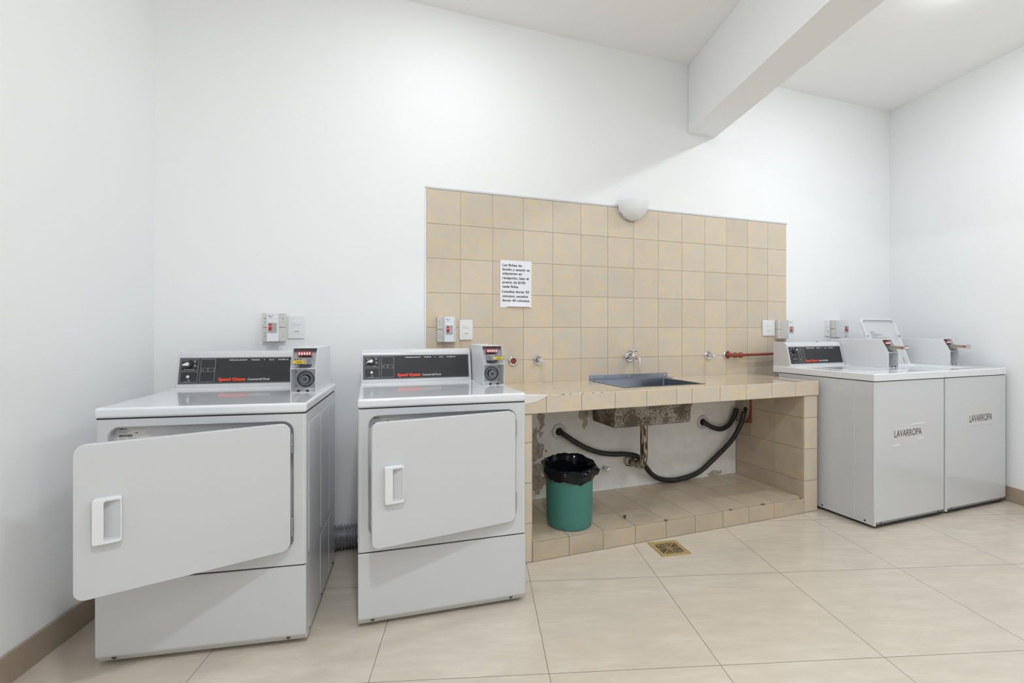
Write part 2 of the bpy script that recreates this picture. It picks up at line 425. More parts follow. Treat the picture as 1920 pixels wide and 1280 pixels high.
# tiled splash wall (20 cm tiles) with its white edging
mb = MB()
mb.box(0, 2.791, -.004, -.0002, .70, 1.974, M_grout)
tiles(mb, (0, -.003, 0), (1, 0, 0), (0, 0, 1), [.2*k for k in range(14)]+[2.791], [.70]+[.774+.2*k for k in range(7)], M_tile)
struct(mb.build('trim_2'))
mb = MB()
mb.box(-.008, 2.797, -.009, -.0002, 1.9745, 1.986, M_enamel, bev=.002)
mb.box(-.009, -.0005, -.008, -.0002, .74, 1.9743, M_wall, bev=.002)
struct(mb.build('trim_3'))
# niche plaster
mb = MB(); mb.box(.431, 2.288, -.004, -.0002, .101, .74, M_niche); struct(mb.build('trim_4'))

# ------------------------------------------------------------------ ceiling lamps
def ceiling_lamp(x, y, k, label):
    t = empty('ceiling_light', label, 'ceiling light', (x, y, CEIL), 0, 'round ceiling lamps')
    mb = MB(); mb.lathe([(.118, 0), (.118, -.012), (.110, -.016), (.104, -.012), (.104, -.001)], M_lampring, n=40); mb.build('frame', t)
    M_lamp = mat('lamp_diffuser_%d' % round(k*100), (.9, .9, .9), .5, emis=LAMP_COLOR, estr=LAMP_W*k)
    mb = MB(); mb.lathe([(.103, -.004), (.103, -.014), (.09, -.024), (.06, -.030), (0, -.032)], M_lamp, n=40); mb.build('diffuser', t)
for q in LAMPS: ceiling_lamp(*q)

# ------------------------------------------------------------------ masonry laundry counter
YC = -.565                      # front face of the counter
YP = -.557                      # front face of piers and plinth
CT = .832                       # counter top height
ctr = empty('laundry_counter', 'long beige tiled masonry counter with open niche under it', 'counter', (1.36, -.28, 0))
def P0(mb): mb.M = Matrix.Translation((-1.36, .28, 0)); return mb
SX0, SX1, SY0, SY1 = 1.055, 1.600, -.435, -.068      # sink hole
mb = P0(MB())
XL, XR = .318, 2.4085
Y0, Y1 = YC+.005, -.0085
ZB, ZT = .743, CT-.004
for q in ((XL, SX0-.012, Y0, Y1), (SX1+.012, XR-.004, Y0, Y1), (SX0-.012, SX1+.012, Y0, SY0-.012), (SX0-.012, SX1+.012, SY1+.010, Y1)):
    mb.box(q[0], q[1], q[2], q[3], ZB, ZT, M_grout)
jx = [XL, .5035, .7030, .9030, 1.103, 1.3035, 1.4095, 1.6105, 1.8095, 2.0105, 2.2085, XR]
tiles(mb, (0, YC+.004, 0), (1, 0, 0), (0, 0, 1), jx, [ZB-.001, CT-.0005], M_tile, gap=.0022)
tiles(mb, (0, 0, CT-.004), (1, 0, 0), (0, 1, 0), [XL]+[.5035+.2*k for k in range(10)]+[XR], [YC+.0045, -.405, -.205, Y1], M_tile_top, hole=(SX0, SX1, SY0, SY1), gap=.0008)
tiles(mb, (XR-.004, 0, 0), (0, 1, 0), (0, 0, 1), [YC+.0045, -.37, -.17, Y1], [ZB, CT-.0045], M_tile)
mb.build('countertop', ctr)
# repair filler on the broken front corner
mb = P0(MB())
pts = [(.319, .838-.004), (.515, .8335), (.50, .824), (.47, .812), (.445, .80), (.40, .795), (.36, .789), (.319, .787)]
mb.prism(pts, YC-.0022, YC+.001, M_filler, axis='y', bev=.001, seg=1)
mb.prism([(.319, YC-.002), (.519, YC-.001), (.47, YC+.035), (.40, YC+.06), (.34, YC+.075), (.319, YC+.08)], CT-.001, CT+.0016, M_filler, axis='z', bev=.0007, seg=1)
random.seed(4)
for k in range(16):           # chipped white glaze along the front edge
    x = .52+.02*k+random.uniform(-.01, .01)
    mb.box(x, x+random.uniform(.006, .02), YC-.0008, YC+.004, CT-.003, CT+.0009, M_filler if k % 3 else M_grout_dark, bev=.0004, seg=1)
mb.build('corner_filler', ctr, label='white filler on a broken tile corner')
def pier(x0, x1, zj):
    mb = P0(MB())
    mb.box(x0+.004, x1-.004, YP+.004, -.006, 0, .742, M_grout)
    tiles(mb, (0, YP+.004, 0), (1, 0, 0), (0, 0, 1), [x0+.0035, x1-.0035], zj, M_tile, gap=.003)
    ys = [YP+.001, -.37, -.17, -.006]
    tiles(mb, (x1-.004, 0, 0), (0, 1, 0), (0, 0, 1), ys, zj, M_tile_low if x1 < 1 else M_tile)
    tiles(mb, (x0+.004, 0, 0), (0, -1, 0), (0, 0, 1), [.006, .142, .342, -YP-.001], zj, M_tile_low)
    return mb
pier(.335, .4305, [.004, .1965, .3975, .5985, .741]).build('side_pier', ctr)
pier(2.2895, 2.4085, [.004, .2005, .4025, .6005, .741]).build('side_pier', ctr)
# plinth (tiled step inside the niche)
mb = P0(MB())
mb.box(.431, 2.289, YP+.004, -.0045, 0, .0955, M_grout_dark)
lx = [.432]+[.6355+.2005*k for k in range(8)]+[2.2, 2.288]
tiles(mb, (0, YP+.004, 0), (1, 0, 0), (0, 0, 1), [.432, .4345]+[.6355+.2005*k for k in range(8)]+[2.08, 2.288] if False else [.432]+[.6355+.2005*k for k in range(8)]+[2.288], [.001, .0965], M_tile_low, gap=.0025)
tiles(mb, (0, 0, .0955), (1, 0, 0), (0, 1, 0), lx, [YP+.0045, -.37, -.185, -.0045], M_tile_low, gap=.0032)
random.seed(7)
for x in (1.237, 1.70, 1.95, 2.265):   # chipped edge spots showing red clay
    s_ = random.uniform(.008, .02)
    mb.prism([(x-s_, YP-.0006), (x+s_, YP-.0006), (x+s_*.7, YP+.010), (x-s_*.5, YP+.012)], .094, .1001, M_ledge_dirt, axis='z')
mb.build('plinth', ctr)
# broken opening in the right pier where the hoses leave
mb = P0(MB())
def yz(pts, x, m, th): mb.prism(pts, x-th, x, m, axis='x', bev=.001, seg=1)
yz([(-.006, .735), (-.150, .738), (-.152, .495), (-.075, .485), (-.006, .490)], 2.2896, M_brick, .0015)
yz([(-.006+.001, .738), (-.105, .738), (-.128, .700), (-.134, .62), (-.125, .55), (-.095, .505), (-.045, .492), (-.007, .50)], 2.2884, M_mortar, .003)
yz([(-.085, .600), (-.105, .603), (-.118, .590), (-.112, .570), (-.09, .565), (-.08, .58)], 2.2856, M_seam, .0006)
mb.build('broken_opening', ctr, label='ragged mortar hole in the red brick')

# ------------------------------------------------------------------ sink
sk = empty('laundry_sink', 'stainless steel sink let into the beige tiled counter', 'sink', (1.32, -.25, CT))
S0 = Matrix.Translation((-1.32, .25, -CT))
def loop4(x0, x1, y0, y1, z, r=.012, n=3): return [(p[0], p[1], z) for p in rr(x0, x1, y0, y1, r, n)]
mb = MB(S0)
# inner basin
mb.quadstrip([loop4(SX0-.02, SX1+.02, SY0-.012, SY1+.001, CT+.0016), loop4(SX0+.002, SX1-.002, SY0+.002, SY1-.002, CT+.001), loop4(SX0+.003, SX1-.003, SY0+.004, SY1-.003, .805), loop4(SX0+.006, SX1-.006, SY0+.104, SY1-.006, .748),
              loop4(SX0+.008, SX1-.008, SY0+.122, SY1-.01, .70), loop4(SX0+.012, SX1-.012, SY0+.130, SY1-.014, .590)], M_steel, cap1=True)
mb.build('basin', sk)
mb = MB(S0)
mb.quadstrip([loop4(SX0-.005, SX1+.005, SY0+.070, SY1+.004, .7425, .006), loop4(SX0-.005, SX1+.005, SY0+.072, SY1+.004, .722, .006), loop4(SX0-.005, SX1+.005, SY0+.078, SY1+.004, .718, .006), loop4(SX0-.005, SX1+.005, SY0+.076, SY1+.004, .706, .006), loop4(SX0-.005, SX1+.005, SY0+.086, SY1+.004, .701, .006),
              loop4(SX0-.005, SX1+.005, SY0+.105, SY1+.004, .672, .006), loop4(SX0-.004, SX1+.004, SY0+.110, SY1+.004, .592, .006),
              loop4(SX0, SX1, SY0+.116, SY1, .580, .006), loop4(SX0+.01, SX1-.01, SY0+.126, SY1-.01, .576, .006)], M_rust, cap1=True)
mb.build('basin_underside', sk, label='rusty limescaled underside of the basin')
mb = MB(S0)
mb.box(1.060, 1.672, -.0115, -.0085, CT+.001, .862, M_steel, bev=.0008, seg=1)
mb.box(1.060, 1.672, -.070, -.0095, CT+.0005, CT+.0025, M_steel, bev=.0004, seg=1)
for x, z in ((1.077, .846), (1.11, .852), (1.36, .848), (1.652, .846)): mb.lathe([(0, .003), (.004, .002), (.005, 0)], M_chrome, (x, -.0114, z), (0, -1, 0), 12)
mb.build('splash_plate', sk)
mb = MB(S0)
px, py = 1.362, -.175
mb.lathe([(.030, 0), (.030, -.012), (.023, -.024), (.0215, -.03)], M_pipe_old, (px, py, .578), n=24)
path = [(px, py, .555), (px, py, .50), (px, py, .43), (px, py, .36), (px, py+.004, .325), (px, py+.018, .295), (px, py+.042, .283), (px, -.09, .282), (px, -.03, .282)]
mb.tube(spline(path, .008), .0235, M_pipe_old, 20)
mb.lathe([(.021, 0), (.028, .004), (.029, .03), (.038, .036), (.041, .062)], M_pipe_old, (px, -.067, .282), (0, 1, 0), 12)
mb.build('drain_pipe', sk)

# ------------------------------------------------------------------ taps and valves on the tiles
YT = -.0078
def rose(mb, x, z, r=.033, y=YT, hole=.0):
    mb.lathe([(hole, .002), (r*.45, .003), (r*.62, .011), (r*.78, .012), (r*.95, .006), (r, 0)], M_chrome, (x, y, z), (0, -1, 0), 32)
def valve(x, z, label, y=YT, r=.033, k=1):
    t = empty('stop_valve', label, 'valve', (x, y, z))
    T = Matrix.Translation((-x, -y, -z))
    mb = MB(T); rose(mb, x, z, r, y); mb.build('escutcheon', t)
    mb = MB(T)
    mb.lathe([(.012*k, 0), (.012*k, .022), (.009*k, .024), (.009*k, .034)], M_chrome, (x, y-.004, z), (0, -1, 0), 20)
    mb.build('stem', t)
    mb = MB(T)
    mb.lathe([(0, .0), (.011, 0), (.0165, .006), (.0165, .022), (.014, .028), (0, .029)], M_chrome, (x, y-.036, z), (0, -1, 0), 6)
    mb.build('handle', t)
valve(.695, .972, 'chrome stop valve left of the sink tap, near the left dryer token box')
valve(2.028, .976, 'chrome stop valve between the sink tap and the red pipe')
t = empty('pipe_outlet', 'chrome ringed open water outlet on the tiles just right of the token box', 'pipe outlet', (.531, YT, .968))
T = Matrix.Translation((-.531, -YT, -.968))
mb = MB(T); mb.lathe([(.017, .003), (.019, .009), (.024, .011), (.029, .008), (.033, 0)], M_chrome, (.531, YT, .968), (0, -1, 0), 32); mb.build('escutcheon', t)
mb = MB(T); mb.lathe([(0, .001), (.010, .0012), (.0105, .0045), (.0172, .0045), (.0172, 0)], M_redlump, (.531, YT, .968), (0, -1, 0), 24); mb.build('threaded_socket', t, label='rust red threaded socket')
# faucet
fx, fz = 1.363, .976
t = empty('sink_tap', 'chrome cross handled wall tap above the steel sink', 'tap', (fx, YT, fz))
T = Matrix.Translation((-fx, -YT, -fz))
mb = MB(T); rose(mb, fx, fz, .034); mb.build('escutcheon', t)
mb = MB(T)
mb.lathe([(.0115, 0), (.0115, .030), (.014, .032), (.014, .052), (.0105, .058), (.0105, .085)], M_chrome, (fx, YT-.004, fz), (0, -1, 0), 20)
mb.lathe([(.013, -.012), (.014, .01), (.010, .016), (.010, .03), (.006, .034)], M_chrome, (fx, YT-.048, fz+.002), (0, 0, 1), 16)
mb.build('tap_body', t)
mb = MB(T)
mb.tube(spline([(fx, YT-.075, fz), (fx, YT-.10, fz+.001), (fx, YT-.117, fz-.008), (fx, YT-.121, fz-.030)], .004), .0095, M_chrome, 16)
mb.lathe([(.012, 0), (.012, .010), (.009, .010)], M_chrome, (fx, YT-.121, fz-.040), (0, 0, 1), 16)
mb.build('spout', t)
mb = MB(T)
hz = fz+.044
for a in (35, 125):
    dx_, dy_ = .024*math.cos(R(a)), .024*math.sin(R(a))
    mb.tube([(fx-dx_, YT-.048-dy_, hz), (fx+dx_, YT-.048+dy_, hz)], .0055, M_chrome, 12)
    for s_ in (-1, 1): mb.lathe([(0, -.008), (.006, -.006), (.0085, 0), (.006, .006), (0, .008)], M_chrome, (fx+s_*dx_, YT-.048+s_*dy_, hz), (0, 0, 1), 12)
mb.lathe([(.009, -.01), (.011, 0), (.009, .008), (0, .010)], M_chrome, (fx, YT-.048, hz), (0, 0, 1), 16)
mb.build('cross_handle', t)
# low valve in the niche
t = empty('stop_valve', 'small dull chrome stop valve low on the niche wall beside the green bin', 'valve', (1.17, -.004, .252))
T = Matrix.Translation((-1.17, .004, -.252))
mb = MB(T); mb.lathe([(.012, 0), (.012, .012), (.009, .014), (.009, .03)], M_zinc, (1.17, -.004, .252), (0, -1, 0), 16); mb.build('stem', t)
mb = MB(T); mb.lathe([(0, 0), (.013, 0), (.018, .004), (.018, .026), (.014, .032), (0, .033)], M_chrome, (1.17, -.033, .252), (0, -1, 0), 8); mb.build('handle', t)
# red pipe
t = empty('water_pipe', 'red water pipe running from a chrome rose to behind the washers', 'pipe', (2.20, YT, .976))
T = Matrix.Translation((-2.20, -YT, -.976))
mb = MB(T); rose(mb, 2.20, .976, .034); mb.build('escutcheon', t)
mb = MB(T)
pp = spline([(2.20, -.012, .976), (2.205, -.034, .976), (2.225, -.048, .975), (2.25, -.05, .974), (2.29, -.05, .974), (2.31, -.05, .974)], .004)
def lump(i): return 1+.22*math.sin(i*.55)+.06*math.sin(i*1.9)
mb.tube(pp, .0165, M_redlump, 16, rf=lump); mb.build('joint', t, label='lumpy red sealed pipe joint')
mb = MB(T); mb.tube(spline([(2.30, -.05, .974), (2.6, -.05, .978), (3.05, -.05, .982)], .02), .0098, M_redpipe, 16); mb.build('pipe_run', t)

# ------------------------------------------------------------------ hoses
def rib(i): return 1.0 if i % 2 else .84
def wall_ring(x, z, label, r=.052):
    mb = MB(Matrix.Translation((-x, .0045, -z)))
    mb.lathe([(.024, .001), (.026, .003), (r*.8, .010), (r*.93, .009), (r, 0)], M_ring, (x, -.0045, z), (0, -1, 0), 36)
    mb.lathe([(0, .0008), (.025, .0012)], M_seam, (x, -.0045, z), (0, -1, 0), 20)
    o = mb.build('pipe_outlet_ring'); o.location = (x, -.0045, z); tag(o, label, 'outlet ring', 'off-white outlet rings in the niche')
wall_ring(.845, .512, 'off-white round outlet ring above the green bin')
wall_ring(1.985, .497, 'off-white round outlet ring right of the sink basin')
hp = [(.845, -.007, .512), (.852, -.03, .508), (.880, -.045, .487), (.939, -.045, .447), (1.023, -.045, .40), (1.121, -.042, .363), (1.221, -.04, .344), (1.31, -.046, .338), (1.375, -.082, .326),
      (1.425, -.082, .272), (1.513, -.05, .186), (1.591, -.04, .142), (1.68, -.037, .1235), (1.775, -.037, .1240), (1.917, -.037, .152), (2.06, -.038, .238), (2.186, -.055, .347), (2.238, -.085, .45), (2.257, -.104, .535), (2.261, -.108, .570)]
mb = MB(); mb.tube(spline(hp, .0034), .0172, M_hose, 14, rf=rib); o = mb.build('drain_hose', sm=80)
tag(o, 'long black corrugated hose looping under the sink to the broken opening', 'hose', 'black drain hoses')
hp = [(1.985, -.007, .497), (1.985, -.03, .494), (2.02, -.045, .47), (2.07, -.05, .452), (2.12, -.05, .448), (2.18, -.045, .468), (2.228, -.040, .51), (2.252, -.040, .56), (2.258, -.042, .588)]
mb = MB(); mb.tube(spline(hp, .0034), .0172, M_hose, 14, rf=rib); o = mb.build('drain_hose', sm=80)
tag(o, 'short black corrugated hose sagging from the right outlet ring', 'hose', 'black drain hoses')
# exhaust duct behind the dryers
mb = MB()
pts = [(x/1000, -.0775+.002*math.sin(x/40), .0665) for x in range(-780, 60, 4)]
def drib(i): return (1, .9, .76, .9)[i % 4] + random.uniform(-.012, .012)
mb.tube(pts, .0655, M_duct, 28, rf=drib); o = mb.build('exhaust_duct', sm=80)
tag(o, 'silver ribbed foil duct on the floor behind the dryers', 'duct')

# ------------------------------------------------------------------ bin and its bag
BX, BY, BZ = .715, -.40, .0998
mb = MB()
mb.lathe([(0, 0), (.116, 0), (.121, .004), (.124, .03), (.1295, .272), (.1305, .287), (.128, .288), (.122, .03), (0, .02)], M_green, n=64)
o = mb.build('rubbish_bin'); o.location = (BX, BY, BZ); tag(o, 'round green plastic bin standing on the niche step', 'bin')
random.seed(11)
NA = 120
ph = [random.uniform(0, 6.28) for _ in range(12)]
def bn(a, k, amp): return amp*(.6*math.sin(a*3+ph[k//2])+.45*math.sin(a*7+ph[k//2+1])+.2*math.sin(a*13+ph[k+2])+.12*math.sin(a*23+ph[k+3]))
rings = []
prof = [(.1335, .268, .001, .010), (.138, .283, .005, .008), (.145, .305, .006, .006), (.149, .325, .007, .006), (.147, .342, .006, .005), (.144, .352, .004, .006), (.136, .357, .003, .006), (.127, .350, .004, .004), (.119, .325, .008, .003), (.112, .28, .010, .003), (.106, .20, .014, .002), (.09, .10, .014, .002), (.05, .06, .01, .002)]
for i, (r_, z_, ar, az) in enumerate(prof):
    ring = []
    for k in range(NA):
        a = 2*math.pi*k/NA
        cr = abs(math.sin(a*4+ph[3]+i*.35))**3*ar*1.4
        zz = .258+(z_-.27)*.85 + bn(a, (i*2) % 8, az) + .014*math.cos(a-1.3)*max(0, (z_-.26)/.09)*(1 if i < 9 else .3)
        rad = r_+bn(a, i % 8, ar)+cr
        rad = max(.1325, rad) if i < 6 else (rad if i < 8 else min(.115, rad))
        if i < 8: zz = max(zz, .294) if i > 5 else zz
        ring.append((math.cos(a)*rad, math.sin(a)*rad, zz))
    rings.append(ring)
mb = MB(); mb.quadstrip(rings, M_bag, cap1=True)
# hem hanging a little lower
o = mb.build('bin_bag', sm=28); o.location = (BX, BY, BZ-.0); tag(o, 'crumpled black plastic bag lining the green bin', 'bin bag')

# bolt left on the step
mb = MB(); mb.lathe([(0, 0), (.004, 0), (.004, .010), (.009, .011), (.009, .017), (0, .018)], M_screwb, n=10)
o = mb.build('bolt'); o.location = (1.035, -.455, .0999); tag(o, 'tiny dark bolt standing on the niche step', 'bolt')

# ------------------------------------------------------------------ floor drain
t = empty('floor_drain', 'square brass drain grate set in the floor in front of the counter', 'drain', (1.170, -.666, 0), R(-9))
mb = MB(); h_ = .0825
mb.sheet([(-h_, -h_, .003), (h_, -h_, .003), (h_, h_, .003), (-h_, h_, .003)], [], M_brass)
mb.bm.free(); mb.bm = bmesh.new(); mb.mats = []
inn = .058
# frame border and lattice bars over a dark pit
mb.box(-h_, h_, -h_, -inn, .0002, .0035, M_brass, bev=.0008, seg=1); mb.box(-h_, h_, inn, h_, .0002, .0035, M_brass, bev=.0008, seg=1)
mb.box(-h_, -inn, -inn, inn, .0002, .0035, M_brass, bev=.0008, seg=1); mb.box(inn, h_, -inn, inn, .0002, .0035, M_brass, bev=.0008, seg=1)
mb.build('frame', t)
mb = MB()
mb.box(-inn, inn, -inn, inn, .0002, .0007, M_seam)
def bar(x0, y0, x1, y1, w_=.004):
    d = Vector((x1-x0, y1-y0)); L_ = d.length; a = math.atan2(d.y, d.x)
    mb.box(0, L_, -w_/2, w_/2, .0007, .0032, M_brass, M=Matrix.Translation((x0, y0, 0)) @ Matrix.Rotation(a, 4, 'Z'))
q = .046
for a, b_, c, d in ((-q, -q, q, -q), (q, -q, q, q), (q, q, -q, q), (-q, q, -q, -q)): bar(a, b_, c, d, .004)
bar(-q, -q, q, q, .0035); bar(-q, q, q, -q, .0035); bar(-inn, 0, inn, 0, .0045); bar(0, -inn, 0, inn, .0045)
for s_ in (.018, .031):
    for a, b_ in ((s_, 1), (-s_, 1)): bar(a, -abs(a), a, abs(a), .0025); bar(-abs(a), a, abs(a), a, .0025)
for sx in (-1, 1):
    for sy in (-1, 1): bar(sx*inn, sy*inn, sx*q, sy*q, .006)
mb.lathe([(.012, .0032), (.012, .0007)], M_brass, n=16); mb.lathe([(.006, .0034), (.012, .0034), (.012, .0007)], M_brass, n=20)
mb.build('grate', t)

# ------------------------------------------------------------------ paper notice
t = MB(); PX, PZ, PY = .447, 1.296, -.0082
W_, H_ = .205, .288
rings = []
for k in range(13):
    x = W_*k/12
    col = []
    for i in range(9):
        z = H_*i/8; y = 0
        if i == 0 and 2 < k < 12: y = -.010
        elif i == 1: y = 0
        z2 = z + (.006 if (i == 0 and 2 < k < 12) else 0)
        col.append((x, y-.0006, z2))
    rings.append(col)
t.quadstrip(rings, M_paper, closed=False)
t.quadstrip([[(p[0], p[1]+.0004, p[2]) for p in r_] for r_ in rings], M_paper, closed=False)
lines = [('Las fichas de', 190, 410), ('lavado y secado se', 285, 580), ('adquieren en', 375, 410), ('recepción, bajo el', 475, 560), ('precio de $100', 570, 490),
         ('cada ficha.', 665, 345), ('Lavados duran 30', 775, 570), ('minutos, secados', 875, 545), ('duran 45 minutos.', 970, 590)]
for s_, v_, w_ in lines:
    zb = H_-(480+v_/11.64+2.2-487.3)*.00321
    t.text(s_, .014, zb, M_black_print, width=w_*.000307, size=.0205, bold=.0005, T=Matrix.Translation((0, -.0010, 0)), depth=.0003)
o = t.build('paper_notice'); o.location = (PX, PY, PZ); o.rotation_euler = (0, R(.4), 0)
tag(o, 'white paper notice with black text taped to the tiles', 'notice')

# ------------------------------------------------------------------ wall lamp
t = empty('wall_lamp', 'half bowl frosted glass wall lamp at the top edge of the tiles', 'wall lamp', (1.375, -.009, 1.99))
mb = MB(); n = 24; rings = []
for i in range(13):
    ph_ = R(90*i/12); rings.append([(.112*math.cos(ph_)*math.cos(R(180+180*k/n)), -.018+.10*math.cos(ph_)*math.sin(R(180+180*k/n)), .022-.125*math.sin(ph_)) for k in range(n+1)])
rings[-1] = [(p[0]*.02, p[1], p[2]) for p in rings[-1]]
inner = [[(p[0]*.955, -.018+(p[1]+.018)*.955, .022+(p[2]-.022)*.955) for p in r_] for r_ in rings]
mb.quadstrip(rings, M_glass, closed=False); mb.quadstrip(inner, M_glass, closed=False); mb.quadstrip([rings[0], inner[0]], M_glass, closed=False)
mb.build('glass_shade', t)
mb = MB(); mb.prism([(-.098, .018), (.098, .018), (.098, -.05), (.05, -.092), (-.05, -.092), (-.098, -.05)], -.030, -.0005, M_enamel, axis='y', bev=.002)
mb.build('mounting_plate', t)

# ------------------------------------------------------------------ switches and sockets
def breaker(x, z0, z1, y, label, flip=False, w_=.107, bx=None):
    """x centre of the box"""
    t = empty('breaker_box', label, 'breaker box', (x, y, z0), 0, 'breaker boxes on the wall')
    H2 = z1-z0; hw = w_/2; yb = 0
    for k in range(2):
        a, c = (0, H2/2-.001) if k == 0 else (H2/2+.001, H2)
        mb = MB(); mb.box(-hw, hw, -.030, 0, a, c, M_old, bev=.002)
        for s_ in (-1, 1):
            for dz in ((.35, .62) if k else (.38, .60)):
                mb.lathe([(0, .0006), (.0022, .0005), (.0026, 0)], M_black_print if dz in (.62, .38) else M_grey_print, (s_*(hw-.011), -.030, a+(c-a)*dz), (0, -1, 0), 10)
        mb.build('back_box', t)
    mb = MB(); mb.box(-.0265, .0265, -.098, -.0302, .002, H2-.002, M_box, bev=.002)
    mb.box(-.024, .024, -.0985, -.0978, H2*.80 if not flip else H2*.2, (H2*.80 if not flip else H2*.2)+.0008, M_greyp)
    zt_ = H2-.018 if not flip else .010
    for k, (a, c) in enumerate(((-.020, -.010), (-.012, -.004), (-.003, .003))): mb.box(a, c, -.0984, -.0978, zt_-(.006 if k % 2 else 0), zt_+.005-(.006 if k % 2 else 0), M_grey_print)
    mb.build('cover', t)
    zc = H2*.49; zz = .049
    mb = MB(); mb.box(-.020, .019, -.103, -.098, zc-zz/2, zc+zz/2, M_greyp, bev=.001)
    mb.build('breaker', t)
    mb = MB(); mb.box(-.016, -.003, -.1045, -.1028, zc+.010, zc+.019, M_red, bev=.0006, seg=1)
    mb.prism([(-.1028, zc-.014), (-.1028, zc+.005), (-.106, zc+.004), (-.1125, zc-.002), (-.108, zc-.013)], -.016, -.003, M_red, axis='x', bev=.0006, seg=1)
    mb.box(.004, .015, -.1035, -.1028, zc+.013, zc+.0145, M_red)
    mb.build('switch_lever', t)
    return t
def plate(x0, x1, z0, z1, y, label, mods=1):
    t = empty('wall_socket', label, 'wall socket', ((x0+x1)/2, y, z0), 0, 'white switch and socket plates')
    W2, H2 = x1-x0, z1-z0
    mb = MB(); mb.box(-W2/2, W2/2, -.008, 0, 0, H2, M_plate, bev=.0025, seg=3)
    mb.build('plate', t)
    cs = [0] if mods == 1 else [-W2/4, W2/4]
    for i, c in enumerate(cs):
        mb = MB(); mb.box(c-.020, c+.020, -.0105, -.0078, H2*.60 if i == len(cs)-1 else H2*.38, H2*.60+.022 if i == len(cs)-1 else H2*.38+.022, M_plate, bev=.001)
        mb.box(c-.012, c-.009, -.0108, -.0104, (H2*.60 if i == len(cs)-1 else H2*.38)+.009, (H2*.60 if i == len(cs)-1 else H2*.38)+.012, M_greyp); mb.build('switch', t)
    c = cs[-1]
    mb = MB(); mb.box(c-.020, c+.020, -.0090, -.0078, H2*.24, H2*.24+.018, M_plate, bev=.0006)
    for k in (-1, 0, 1): mb.lathe([(0, .0004), (.0023, .0003), (.0023, 0)], M_black_print, (c+k*.0085+.002, -.0090, H2*.24+.010), (0, -1, 0), 12)
    mb.build('socket_outlet', t)
breaker(-.788, 1.100, 1.246, -.0005, 'white box with red breaker on the white wall above the left dryer')
plate(-.725, -.645, 1.114, 1.234, -.0005, 'white switch and socket plate above the left dryer, right of its breaker box')
breaker(.112, 1.089, 1.235, -.0078, 'white box with red breaker at the left edge of the tiled wall')
plate(.193, .273, 1.10, 1.218, -.0078, 'white switch and socket plate on the tiles above the right dryer')
plate(2.541, 2.664, 1.112, 1.232, -.0078, 'double white switch and socket plate on the tiles at their right end')
breaker(2.725, 1.089, 1.233, -.0078, 'white box with red breaker at the right edge of the tiled wall')
plate(3.215, 3.266, 1.106, 1.236, -.0005, 'narrow white socket plate on the white wall above the washers')
breaker(3.326, 1.096, 1.236, -.0005, 'white box with red breaker behind the open washer lid', flip=True)

# ------------------------------------------------------------------ laundry machines
def slant(y0, z0, y1, z1):
    """frame on the slanted console face: local x, local z along the slope, facing out"""
    v = Vector((0, y1-y0, z1-z0)).normalized(); u = Vector((1, 0, 0)); n_ = u.cross(v)     # outward (towards -y)
    return Matrix(((1, 0, 0, 0), (0, -n_.y, v.y, y0), (0, -n_.z, v.z, z0), (0, 0, 0, 1)))
def outline(mb, x0, x1, z0, z1, T, w_=.0011, m=None, y=-.0016):
    m = m or M_line
    for a, b_, c, d in ((x0, x1, z0, z0+w_), (x0, x1, z1-w_, z1), (x0, x0+w_, z0+w_, z1-w_), (x1-w_, x1, z0+w_, z1-w_)):
        mb.box(a, b_, y, y+.0006, c, d, m, M=T)
def dash_text(mb, x, z, w_, T, m=None, h_=.0018, n_=5, y=-.0016):
    """unreadably small print"""
    m = m or M_line; s_ = w_/n_
    for k in range(n_): mb.box(x+k*s_, x+k*s_+s_*.72, y, y+.0005, z, z+h_, m, M=T)

